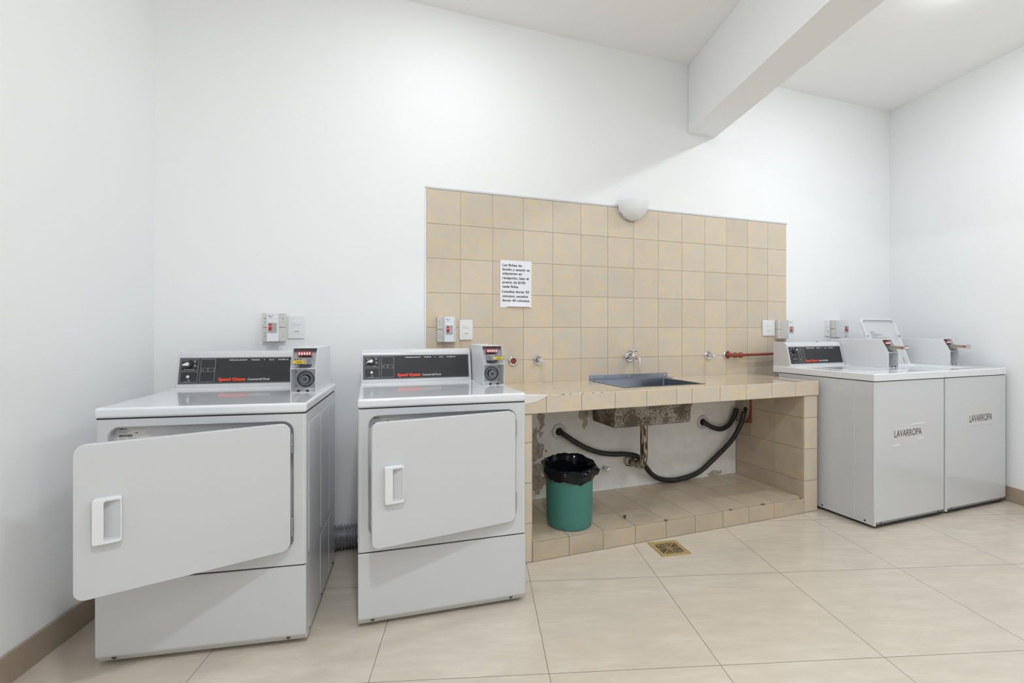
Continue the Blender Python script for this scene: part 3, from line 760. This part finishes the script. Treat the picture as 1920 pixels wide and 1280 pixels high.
def console(root, W_, x1, zt, yf, zp0, zp1, depth, kind):
    """control console with its printed panel"""
    yt = yf+.033
    mb = MB()
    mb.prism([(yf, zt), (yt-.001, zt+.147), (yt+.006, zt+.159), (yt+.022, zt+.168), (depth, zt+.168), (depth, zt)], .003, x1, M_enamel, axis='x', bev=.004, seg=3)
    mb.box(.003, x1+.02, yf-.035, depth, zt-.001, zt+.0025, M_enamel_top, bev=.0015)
    cons = mb.build('control_console', root)
    T0 = slant(yf, zt, yt, zt+.147)
    L0 = (zp0-zt)/math.cos(math.atan2(.033, .147)); L1 = (zp1-zt)/math.cos(math.atan2(.033, .147))
    T = T0 @ Matrix.Translation((.012, 0, L0)); PW = x1-.012-.012; PH = L1-L0
    mb = MB()
    mb.box(0, PW, -.0012, .0005, 0, PH, M_black, M=T)
    outline(mb, .003, PW-.003, .003, PH-.003, T, .0008)
    if kind == 'dryer':
        outline(mb, .007, .079, .061, PH-.006, T); outline(mb, .007, .079, .008, .057, T); outline(mb, .088, .150, .009, PH-.007, T)
        outline(mb, .092, .146, .055, .073, T, .0009)
        mb.box(.098, .102, -.0016, -.001, .062, .066, M_line, M=T); mb.box(.119, .1205, -.0016, -.001, .059, .065, M_white_print, M=T); dash_text(mb, .115, .068, .010, T, n_=3)
        for x, z, w_ in ((.012, PH-.013, .026), (.052, PH-.013, .020), (.010, .080, .018), (.058, .080, .019)): dash_text(mb, x, z, w_, T)
        dash_text(mb, .020, .066, .045, T, M_white_print, n_=14)
        for x, z in ((.020, .100), (.060, .100), (.061, .084), (.016, .084)): mb.box(x, x+.006, -.0016, -.001, z, z+.004, M_white_print, M=T)
        mb.prism([(.043, .014), (.047, .018), (.043, .022), (.039, .018)], -.0016, -.001, M_line, axis='y', M=T); dash_text(mb, .024, .0095, .03, T)
        tx, tz = .167, .013; name = 'Commercial Dryer'; w1, w2 = .117, .098; ux, uw = .208, .258
        kx, kz = .039, .089
    else:
        outline(mb, .086, .142, .010, PH-.006, T)
        for k in range(3):
            z = .018+.028*k; outline(mb, .090, .110, z, z+.022, T, .0009); outline(mb, .112, .134, z, z+.022, T, .0009)
            if k != 1: mb.lathe([(0, .0012), (.002, .001), (.0022, 0)], M_led, (.097, -.0014, z+.012), (0, -1, 0), 10, M=T)
        dash_text(mb, .096, PH-.018, .032, T, M_white_print, n_=9); dash_text(mb, .030, .034, .040, T, M_white_print, n_=11); dash_text(mb, .040, .012, .036, T)
        kx, kz = .042, .088
        for a in (215, 250, 290, 330, 20, 55, 110, 150):
            mb.box(-.002, .002, -.0017, -.001, .022, .029, M_white_print, M=T @ Matrix.Translation((kx, 0, kz)) @ Matrix.Rotation(R(a), 4, 'Y'))
        tx, tz = .145, .015; name = 'Commercial Washer'; w1, w2 = .112, .098; ux, uw = .170, .270
    mb.text('Speed Queen', tx, tz, M_red_print, width=w1, size=.0185, bold=.0011, T=T @ Matrix.Translation((0, -.0012, 0)))
    mb.text(name, tx+w1+.008, tz, M_white_print, width=w2, size=.0145, T=T @ Matrix.Translation((0, -.0012, 0)), bold=.0001)
    mb.text('PERMANENT   PRESS   +   ALL   FABRIC', ux, PH-.0145, M_white_print, width=uw, size=.0072, bold=.0003, T=T @ Matrix.Translation((0, -.0012, 0)), spacing=1.5)
    mb.build('control_panel', cons, label='black control panel with red and white lettering')
    Tk = T @ Matrix.Translation((kx, -.0014, kz))
    mb = MB()
    mb.lathe([(.019, 0), (.018, .008), (.0165, .018), (0, .0185)], M_black, d=(0, -1, 0), n=28, M=Tk)
    a0 = 190 if kind == 'dryer' else 330
    if kind == 'dryer':
        td = [(.0085*math.cos(R(a)), .0085*math.sin(R(a))) for a in range(-60, 241, 20)]
        td = [(x, z) for x, z in td]+[(-.0045, -.014), (0, -.021), (.0045, -.014)]
        mb.prism(td, -.0235, -.018, M_chrome if False else M_white_print, axis='y', bev=.001, M=Tk @ Matrix.Rotation(R(78), 4, 'Y'))
    else:
        mb.prism([(.004*math.cos(R(a)), .013+.007*math.sin(R(a))) for a in range(0, 360, 30)], -.0235, -.018, M_white_print, axis='y', bev=.0008, M=Tk @ Matrix.Rotation(R(50), 4, 'Y'))
        mb.box(-.004, .004, -.020, -.0185, -.014, .014, M_black, bev=.001, M=Tk)
    mb.build('selector_knob', cons, label='black selector knob with white pointer')
    if kind == 'dryer':
        mb = MB(); mb.lathe([(.0085, 0), (.0085, .003), (.007, .007), (.004, .009), (0, .0095)], M_chrome, (.041, -.0012, .033), (0, -1, 0), 24, M=T)
        mb.build('start_button', cons, label='silver start button')
    else:
        mb = MB(); mb.lathe([(.005, 0), (.004, .003), (0, .0035)], M_seam, (x1*.60, yt+.016, zt+.168), (0, 0, 1), 16); mb.build('plug', cons, label='black plug on top of the console')
    return cons

def coin_box(root, x0, x1, yf, zt, depth, kind, rec=.055):
    """open-fronted token meter housing"""
    zm, zu, ys = zt+.104, zt+.189, yf+.045
    th = .0022; xi0, xi1 = x0+th, x1-th; xc = (x0+x1)/2
    side = [(yf, zt), (yf, zm), (ys, zu), (depth, zu), (depth, zt)]
    mb = MB()
    mb.prism(side, x0, xi0, M_coat, axis='x', bev=.0007, seg=1); mb.prism(side, xi1, x1, M_coat, axis='x', bev=.0007, seg=1)
    mb.box(xi0, xi1, ys, depth, zu-th, zu, M_coat); mb.box(xi0, xi1, depth-th, depth, zt, zu-th, M_coat)
    mb.box(xi0, xi1, yf, depth, zt+.0005, zt+.003, M_coat)
    mb.box(xi0, xi1, yf, yf+.06, zm-.004, zm, M_coat, bev=.0005, seg=1)
    mb.box(xi0, xi1, yf+rec+.003, yf+rec+.0055, zt+.003, zm-.004, M_coat)       # lower back plate
    mb.prism([(yf+.030, zm), (yf+.0325, zm), (ys+.0325, zu-th), (ys+.030, zu-th)], xi0, xi1, M_zinc, axis='x')
    for x in (xc-.018, xc+.018): mb.lathe([(0, .0004), (.007, .0003)], M_seam, (x, yf+.001, zt+.0062), (0, -1, 0), 12)
    mb.lathe([(0, .004), (.003, .003), (.004, 0)], M_zinc, (xc+.01, ys+.10, zu), (0, 0, 1), 10)
    body = mb.build('token_box', root, label='white metal token meter housing')
    # lock
    zl = zt+.053; s_ = 1 if kind != 'mirror' else -1
    mb = MB()
    mb.box(xi0+.004, xi1-.004, yf+rec, yf+rec+.0028, zt+.016, zm-.008, M_zinc, bev=.0006, seg=1)
    mb.lathe([(.036, 0), (.036, .004), (.033, .0045), (.030, .001), (.020, .001), (.0155, .010), (.0145, .016), (.011, .017), (.0105, .012), (0, .012)], M_darkzinc, (xc, yf+rec, zl), (0, -1, 0), 36)
    mb.lathe([(.0150, 0), (.0150, .0008), (.0112, .0008)], M_chrome, (xc, yf+rec-.0155, zl), (0, -1, 0), 28)
    mb.lathe([(0, .0010), (.0033, .0009), (.0033, 0)], M_seam, (xc, yf+rec-.0118, zl+.001), (0, -1, 0), 12); mb.box(xc-.0014, xc+.0014, yf+rec-.0130, yf+rec-.0120, zl-.007, zl+.001, M_seam)
    for dx_ in (-1, 1):
        for dz in (-1, 1): mb.lathe([(0, .003), (.004, .0025), (.005, 0)], M_brassrust, (xc+dx_*.0385, yf+rec, zl+dz*.029), (0, -1, 0), 12)
    mb.build('lock', body, label='round grey key lock')
    # coin mechanism
    zr = zm+.060
    mb = MB()
    yr = yf+.030+.45*.030
    mb.box(xc-.030, xc+.026, yr-.010, yr+.006, zr-.008, zr+.009, M_red, bev=.0008, seg=1)
    for k in range(5): mb.prism([(xc-.022+k*.0105+.0040*math.cos(R(a)), zr+.0005+.0068*math.sin(R(a))) for a in range(0, 360, 24)], yr-.0112, yr-.0098, M_white_print, axis='y')
    for k in range(5): mb.box(xc-.0235+k*.010, xc-.0205+k*.010, yr-.012, yr-.006, zr-.016, zr-.009, M_seam)
    mb.build('token_slots', body, label='red token slot strip with white ovals')
    zs = zm+.032
    mb = MB()
    mb.box(xc-.030, xc+.030, yf+.002, yf+.034, zs-.016, zs+.012, M_zinc, bev=.001)
    mb.box(xc-.024, xc+.024, yf-.062, yf+.01, zs-.002, zs+.002, M_zinc, bev=.0006)
    for sx in (-1, 1): mb.box(xc+sx*.025-.0015, xc+sx*.025+.0015, yf-.062, yf+.01, zs-.009, zs+.009, M_tan if kind == 'washer' else M_zinc, bev=.0005)
    mb.box(xc-.031, xc+.031, yf-.080, yf-.062, zs-.010, zs+.011, M_zinc, bev=.002)
    mb.box(xc-.020, xc+.020, yf-.0812, yf-.080, zs-.006, zs+.006, M_yellow if kind != 'washer' else M_sticker, bev=.0004, seg=1)
    mb.box(xc-.0205, xc+.0205, yf-.0806, yf-.0799, zs-.0068, zs+.0068, M_red)
    if kind != 'washer': mb.text('TOKENS', xc-.015, zs-.0035, M_black_print, width=.030, size=.0095, bold=.0003, T=Matrix.Translation((0, yf-.0812, 0)), depth=.0002)
    for k in range(3):
        for dz in (-.0095, .0095): mb.box(xc-.016+k*.011, xc-.009+k*.011, yf-.0808, yf-.0800, zs+dz-.0015, zs+dz+.0015, M_black_print)
    if kind == 'washer':
        for k in range(3): mb.box(xc-.0315, xc-.0308, yf-.078+k*.005, yf-.0745+k*.005, zs-.005, zs+.006, M_red)
    mb.build('coin_slide', body, label='grey coin slide with yellow TOKENS label' if kind != 'washer' else 'long coin slide with red marked tip')
    return body

def body_shell(mb, W_, D_, z0, z1, r=.012, back=True):
    """side walls with rounded front corners; front left open"""
    def foot(z): 
        out = [(r, 0, z)]
        for k in range(5):
            a = R(270-90*k/4); out.append((r+r*math.cos(a), r+r*math.sin(a), z))
        out += [(0, D_, z), (W_, D_, z)]
        for k in range(5):
            a = R(360-90*k/4); out.append((W_-r+r*math.cos(a), r+r*math.sin(a), z))
        out.append((W_-r, 0, z)); return out
    mb.quadstrip([foot(z0), foot(z1)], M_enamel, closed=False)
    mb.sheet(foot(z1), [], M_enamel); mb.sheet(foot(z0), [], M_seam)

def screw(mb, x, y, z, d, r=.006, m=None):
    mb.lathe([(0, .0022), (r*.35, .002), (r*.4, .0032), (r*.75, .0030), (r, 0)], m or M_screwb, (x, y, z), d, 14)

def make_dryer(loc, rz, door_deg, label, kind, cx=0):
    W_, D_ = .680, .645
    root = empty('clothes_dryer', label, 'clothes dryer', (loc[0], loc[1], 0), rz, 'white commercial dryers')
    # cabinet
    mb = MB(); body_shell(mb, W_, D_, .300, .8535)
    hx0, hx1, hz0, hz1 = .038, .6375, .355, .828
    hole = rr(hx0, hx1, hz0, hz1, .038, 8)
    mb.sheet([(.012, 0, .300), (W_-.012, 0, .300), (W_-.012, 0, .8535), (.012, 0, .8535)], [XZ(hole, 0)], M_enamel)
    h1 = rr(hx0+.003, hx1-.003, hz0+.003, hz1-.003, .036, 8)
    mb.quadstrip([XZ(hole, 0), XZ(h1, .004), XZ(h1, .032)], M_enamel)
    cz, cxx, cr = .590, .330, .205
    circ = [(cxx+cr*math.cos(R(a)), .032, cz+cr*math.sin(R(a))) for a in range(0, 360, 6)]
    mb.sheet(XZ(h1, .032), [circ], M_enamel)
    circ2 = [(cxx+(cr-.008)*math.cos(R(a)), .042, cz+(cr-.008)*math.sin(R(a))) for a in range(0, 360, 6)]
    mb.quadstrip([circ, circ2, [(p[0], .11, p[2]) for p in circ2]], M_enamel)
    mb.lathe([(.205, .11), (.27, .12), (.27, .50), (0, .51)], M_cavity, (cxx, 0, cz-.02), (0, 1, 0), 48)
    # inner base of the gap under the cabinet
    mb.box(.006, W_-.006, .004, D_-.004, .294, .301, M_seam)
    # embossed side panels
    for s_, x in ((-1, 0), (1, W_)):
        for y0, y1 in ((.045, .255), (.275, .455), (.475, .615)):
            mb.box(x-.0015 if s_ < 0 else x-.001, x+.001 if s_ < 0 else x+.0015, y0, y1, .325, .812, M_enamel, bev=.0009, seg=2)
    mb.build('cabinet', root)
    # lower panel
    mb = MB()
    mb.prism([(0, .2945), (0, .044), (.003, .038), (.024, .012), (.09, .012), (.09, .2945)], .0005, W_-.0005, M_enamel, axis='x', bev=.0035, seg=3)
    mb.box(.002, W_-.002, .085, D_, .014, .2945, M_enamel, bev=.002)
    for s_, x in ((-1, .002), (1, W_-.002)):
        for y0, y1 in ((.275, .455), (.475, .615)):
            mb.box(x-.0015 if s_ < 0 else x-.001, x+.001 if s_ < 0 else x+.0015, y0, y1, .04, .290, M_enamel, bev=.0009, seg=2)
        for y in (.06, .30, .58): screw(mb, x+s_*.0005, y, .028, (s_, 0, 0), .005)
    mb.build('lower_panel', root)
    for x in (.055, .617):
        mb = MB(); screw(mb, x, .0085, .0300, (0, -.78, -.62), .0078); mb.build('screw', root)
    for x in (.06, W_-.06):
        for y in (.07, D_-.06):
            mb = MB(); mb.cyl((x, y, 0), (x, y, .013), .018, M_seam, 16); mb.build('foot', root)
    # top
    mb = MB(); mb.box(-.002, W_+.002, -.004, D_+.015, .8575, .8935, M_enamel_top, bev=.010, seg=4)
    mb.box(.004, W_-.004, .004, D_, .8530, .8580, M_seam)
    mb.build('top_panel', root)
    console(root, W_, .560+cx, .8935, .555, .9125, 1.0305, D_+.012, 'dryer')
    coin_box(root, .567+cx, .669+cx, .300, .8935, D_+.012, kind)
    # data sticker on the inner frame
    mb = MB(); sx, sz = .053, .772
    mb.box(sx, sx+.105, .0312, .0319, sz, sz+.048, M_sticker)
    T = Matrix.Translation((0, .0312, 0))
    mb.text('Alliance', sx+.004, sz+.040, M_black_print, width=.026, size=.007, bold=.0003, T=T, depth=.0002)
    dash_text(mb, sx+.034, sz+.0405, .06, T, M_grey_print, .0016, 14, y=-.0004)
    for k, w_ in enumerate((.036, .028)): dash_text(mb, sx+.004, sz+.034-k*.006, w_, T, M_grey_print, .0022, 8, y=-.0004)
    x = sx+.004; random.seed(3)
    while x < sx+.046:
        b_ = random.choice((.0008, .0013, .002)); mb.box(x, x+b_, .0308, .0313, sz+.014, sz+.022, M_black_print); x += b_+random.choice((.0008, .0014))
    dash_text(mb, sx+.004, sz+.007, .02, T, M_grey_print, .002, 5, y=-.0004); dash_text(mb, sx+.032, sz+.008, .026, T, M_grey_print, .002, 6, y=-.0004)
    dash_text(mb, sx+.055, sz+.026, .010, T, M_black_print, .003, 3, y=-.0004); dash_text(mb, sx+.090, sz+.028, .012, T, M_grey_print, .002, 3, y=-.0004)
    mb.build('data_sticker', root, label='off-white data sticker with barcode')
    # door: local origin at the hinge edge, closed it runs to -x
    HX = .632
    Td = Matrix.Translation((HX, -.0150, 0)) @ Matrix.Rotation(R(door_deg), 4, 'Z') @ Matrix.Translation((0, .0150, 0))
    mb = MB(Td)
    x0, x1, z0, z1 = -.592, -.0022, .3615, .8225
    o1, o2, o3 = rr(x0+.003, x1-.003, z0+.003, z1-.003, .027, 8), rr(x0, x1, z0, z1, .030, 8), rr(x0+.002, x1-.002, z0+.002, z1-.002, .028, 8)
    o15 = rr(x0+.0008, x1-.0008, z0+.0008, z1-.0008, .029, 8)
    mb.quadstrip([XZ(o1, -.0180), XZ(o15, -.0172), XZ(o2, -.0150), XZ(o2, .0), XZ(o3, .003)], M_enamel)
    mb.sheet(XZ(o1, -.0180), [], M_enamel); mb.sheet(XZ(o3, .003), [], M_enamel)
    mb.quadstrip([[(x0+.05+p*0, y, z) for p, y, z in ()] or [(q_[0], .003, q_[1]) for q_ in rr(x0+.045, x1-.05, z0+.04, z1-.04, .05, 6)], [(q_[0], .020, q_[1]) for q_ in rr(x0+.055, x1-.06, z0+.05, z1-.05, .045, 6)]], M_enamel, cap1=True)
    door = mb.build('door', root)
    # handle: raised moulding with a scoop, wide grip side towards the free edge
    hx, hz = -.549, .523; hw, hh = .071, .137; y0 = -.0182
    mb = MB(Td)
    O = rr(hx, hx+hw, hz, hz+hh, .008, 4); O2 = rr(hx+.002, hx+hw-.002, hz+.002, hz+hh-.002, .007, 4); 
    I = rr(hx+.028, hx+hw-.004, hz+.011, hz+hh-.008, .006, 4); 
    yo = y0-.020
    mb.quadstrip([XZ(O, y0), XZ(O, yo+.003), XZ(O2, yo)], M_enamel_top)
    mb.sheet(XZ(O2, yo), [XZ(I, yo)], M_enamel_top)
    mb.quadstrip([XZ(I, yo), [(p[0], y0-.0008-.017*max(0, (p[0]-hx-.028)/.039)**1.5, p[1]+(.004 if p[1] < hz+.05 else -.012 if p[0] < hx+.045 else -.002)) for p in I]], M_enamel, cap1=True)  # scoop floor in the greyer enamel: shade inside the scoop put into its colour
    mb.build('door_handle', door, label='moulded white scoop handle')
    for za, zb in ((.715, .785), (.411, .480)):
        mb = MB()
        nb = 3
        for k in range(nb):
            a = za+(zb-za)*k/nb; c = za+(zb-za)*(k+1)/nb-.001
            mb.cyl((HX+.0014, -.0120, a), (HX+.0014, -.0120, c), .0036, M_zinc, 12)
        mb.box(HX+.0005, HX+.0030, -.012, .006, za, zb, M_zinc)
        mb.build('hinge', root, label='grey metal hinge')
    return root
make_dryer((-1.2675, -.7437), R(-9.13), 24.3, 'white commercial dryer at the left wall with its door wide open', 'dryer', -.014)
make_dryer((-.4135, -.8316), R(-3.87), 11.0, 'white commercial dryer with door slightly ajar, next to the tiled counter', 'dryer')

def make_washer(loc, label, lid_open, sign):
    W_, D_ = .6465, .646
    root = empty('clothes_washer', label, 'washing machine', (loc[0], loc[1], 0), 0, 'white commercial washers')
    mb = MB(); body_shell(mb, W_, D_, .016, .8545, .010)
    mb.sheet([(.010, 0, .038), (W_-.010, 0, .038), (W_-.010, 0, .8545), (.010, 0, .8545)], [], M_enamel)
    for s_, x in ((-1, 0), (1, W_)):
        for y0, y1 in ((.117, .270), (.40, .60)):
            mb.box(x-.0013 if s_ < 0 else x-.001, x+.001 if s_ < 0 else x+.0013, y0, y1, .052, .815, M_enamel, bev=.0009, seg=2)
        mb.box(x-.002 if s_ < 0 else x-.001, x+.001 if s_ < 0 else x+.002, .035, .62, .017, .046, M_enamel, bev=.001)
        mb.box(x-.0006 if s_ < 0 else x-.001, x+.001 if s_ < 0 else x+.0006, .0085, .0095, .02, .8535, M_greyp)
        if s_ < 0: mb.lathe([(0, .001), (.0035, 0)], M_seam, (x-.0001, .52, .76), (-1, 0, 0), 10)
        for y in (.055, .320): mb.lathe([(0, .0025), (.005, .002), (.006, 0)], M_seam, (x+s_*.002, y, .033), (s_, 0, 0), 12)
    mb.prism([(0, .0385), (.012, .0165), (.05, .0165), (.05, .0385)], .008, W_-.008, M_enamel, axis='x')
    mb.build('cabinet', root)
    for x in (.062, .590):
        mb = MB(); mb.lathe([(0, .0025), (.0045, .002), (.0055, 0)], M_seam, (x, .0055, .0285), (0, -.88, -.48), 12); mb.build('screw', root)
    for x in (.05, W_-.05):
        for y in (.08, D_-.06):
            mb = MB(); mb.cyl((x, y, 0), (x, y, .017), .017, M_seam, 16); mb.build('foot', root)
    # top deck with the loading opening
    zt, zb = .9035, .8605
    lx0, lx1, ly0, ly1 = .087, .467, .085, .468
    mb = MB()
    mb.box(.005, W_-.005, .004, D_, .854, .861, M_seam)
    xa, xb, ya, yb = -.003, W_+.003, -.004, D_+.052
    def lo(i, z): return [(p[0], p[1], z) for p in rr(xa+i, xb-i, ya+i, yb-i, .012, 4)]
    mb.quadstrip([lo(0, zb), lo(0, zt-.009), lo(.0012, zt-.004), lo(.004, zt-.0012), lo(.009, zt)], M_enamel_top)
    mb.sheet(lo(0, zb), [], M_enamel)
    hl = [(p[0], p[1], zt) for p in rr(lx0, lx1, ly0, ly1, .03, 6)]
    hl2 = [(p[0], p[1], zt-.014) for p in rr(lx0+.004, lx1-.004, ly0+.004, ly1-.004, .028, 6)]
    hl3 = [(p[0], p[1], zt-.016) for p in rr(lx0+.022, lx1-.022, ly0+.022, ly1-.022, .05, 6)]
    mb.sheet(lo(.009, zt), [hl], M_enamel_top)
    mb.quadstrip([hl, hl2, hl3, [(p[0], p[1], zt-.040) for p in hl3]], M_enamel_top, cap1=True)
    mb.build('top_panel', root)
    # lid: a shallow tray, local origin at the hinge edge; closed it lies flat
    t_ = .019; lw = lx1-lx0-.006; lh = ly1-ly0-.006
    if lid_open:
        tilt = 90-19.5
        Tl = Matrix.Translation((lx0+.003, ly1-.006, zt-.018)) @ Matrix.Rotation(-R(180-tilt-.0)+R(180), 4, 'X')
    else:
        Tl = Matrix.Translation((lx0+.003, ly0+.003, zt-.0135))
    mb = MB(Tl)
    def ll(i, z, r=.028): return [(p[0], p[1], z) for p in rr(i, lw-i, i, lh-i, r, 6)]
    if lid_open:       # y up the lid, outer skin at z<0 (behind), rim towards +z (viewer)
        mb.sheet(ll(.003, -t_), [], M_enamel_top)
        mb.quadstrip([ll(.003, -t_), ll(0, -t_+.003), ll(0, 0), ll(.002, .0015), ll(.006, .0015), ll(.0075, 0, .022), ll(.0085, -t_+.0025, .022)], M_enamel_top)
        mb.sheet(ll(.0085, -t_+.0025, .022), [], M_enamel)
        lid = mb.build('lid', root, label='open white lid leaning back')
        yb_ = -t_+.0027
        mb = MB(Tl @ Matrix.Translation((0, 0, yb_)) @ Matrix.Rotation(R(-90), 4, 'X') @ Matrix.Translation((0, 0, .012)))
        # label printed on the inside: x right, z up the lid, facing the viewer
        for k in range(1): pass
        def db(x, z, w_, n_, m=M_grey_print, h_=.0036): dash_text(mb, x, z, w_, Matrix(), m, h_, n_, y=-.0006)
        mb.box(.075, .290, -.0002, .0, .142, .272, M_enamel)
        db(.080, .262, .050, 5, M_black_print, .0042)
        for z, w_, n_ in ((.250, .09, 10), (.243, .13, 14), (.236, .105, 11), (.228, .06, 7), (.221, .20, 20), (.213, .16, 16)): db(.080, z, w_, n_)
        mb.box(.082, .128, -.0006, .0, .178, .203, M_black_print); mb.box(.155, .163, -.0006, 0, .182, .198, M_grey_print); db(.18, .197, .04, 4); db(.185, .190, .03, 3)
        mb.prism([(.24, .18), (.262, .18), (.251, .198)], -.0006, 0, M_grey_print, axis='y')
        mb.build('warning_label', lid, label='printed care label inside the lid')
        for x in (.010, lw-.010):
            mb = MB(Tl); mb.lathe([(.0085, 0), (.0085, .005), (.006, .008), (0, .0085)], M_greyp, (x, .240, -.001), (0, 0, 1), 16); mb.build('bumper', lid)
        mb = MB(Tl); mb.box(lw-.040, lw-.030, .030, .075, -t_+.0024, -t_+.0055, M_greyp, bev=.0012); mb.build('latch_slot', lid)
        mb = MB(Tl); mb.box(lw*.45, lw-.012, -.003, .0035, -.012, -.001, M_brassrust, bev=.001); mb.build('hinge', lid, label='rusty hinge strip')
    else:
        mb.sheet(ll(.006, .0155, .024), [], M_enamel_top)
        mb.quadstrip([ll(.006, .0155, .024), ll(.0025, .0145, .027), ll(0, .011), ll(0, 0)], M_enamel_top)
        mb.build('lid', root, label='closed flush white lid')
    console(root, W_, .536, zt, .553, .9215, 1.040, D_+.050, 'washer')
    mb = MB(); mb.lathe([(0, .001), (.006, .0008)], M_greyp, (.0029, D_-.0, zt+.13), (-1, 0, 0), 12); mb.bm.free()
    coin_box(root, .545, .642, .262, zt, D_+.050, 'washer')
    # LAVARROPA paper
    sx0, sx1, sz0, sz1, tx, tz, tw, th_ = sign
    mb = MB()
    cor = [(sx0, sz0), (sx0+(sx1-sx0)*.76, sz0+.008), (sx0+(sx1-sx0)*.78, sz0+.024), (sx1-.006, sz0+.028), (sx1, sz1), (sx0+(sx1-sx0)*.6, sz1-.004), (sx0, sz1-.002)] if not lid_open else [(sx0, sz0), (sx1-.02, sz0), (sx1, sz1), (sx0, sz1)]
    mb.prism(cor, -.0007, -.0001, M_sign, axis='y')
    if not lid_open:      # lifted glossy tape edges
        for a, b_, c, d in ((sx0+.15, sx1+.012, sz1-.004, sz1+.003), (sx0, sx0+.06, sz0-.002, sz0+.003), (sx1-.055, sx1, sz0+.024, sz0+.030)):
            mb.prism([(a, c), (b_, c+.004), (b_, d+.003), ((a+b_)/2, d+.001), (a, c+.002)], -.0030, -.0008, M_tape, axis='y', bev=.0006, seg=1)
    mb.text('LAVARROPA', tx, tz, M_sign_print, width=tw, size=th_/.72, bold=.0004, T=Matrix.Translation((0, -.0007, 0)) @ Matrix.Rotation(R(-.5), 4, 'Y'), depth=.0003)
    mb.build('paper_sign', root, label='taped paper sign reading LAVARROPA')
    return root
M_sign = mat('sign_paper', (.635, .625, .62), .5)
M_tape = mat('clear_tape', (.9, .9, .92), .08, coat=.5)
M_sign_print = mat('sign_print', (.06, .045, .05), .7)
make_washer((2.4494, -.880), 'white top loading washer right beside the tiled counter, lid closed', False, (.154, .438, .470, .590, .176, .519, .250, .042))
make_washer((3.1110, -.880), 'white top loading washer at the right wall with its lid raised', True, (.222, .510, .535, .670, .245, .560, .244, .046))
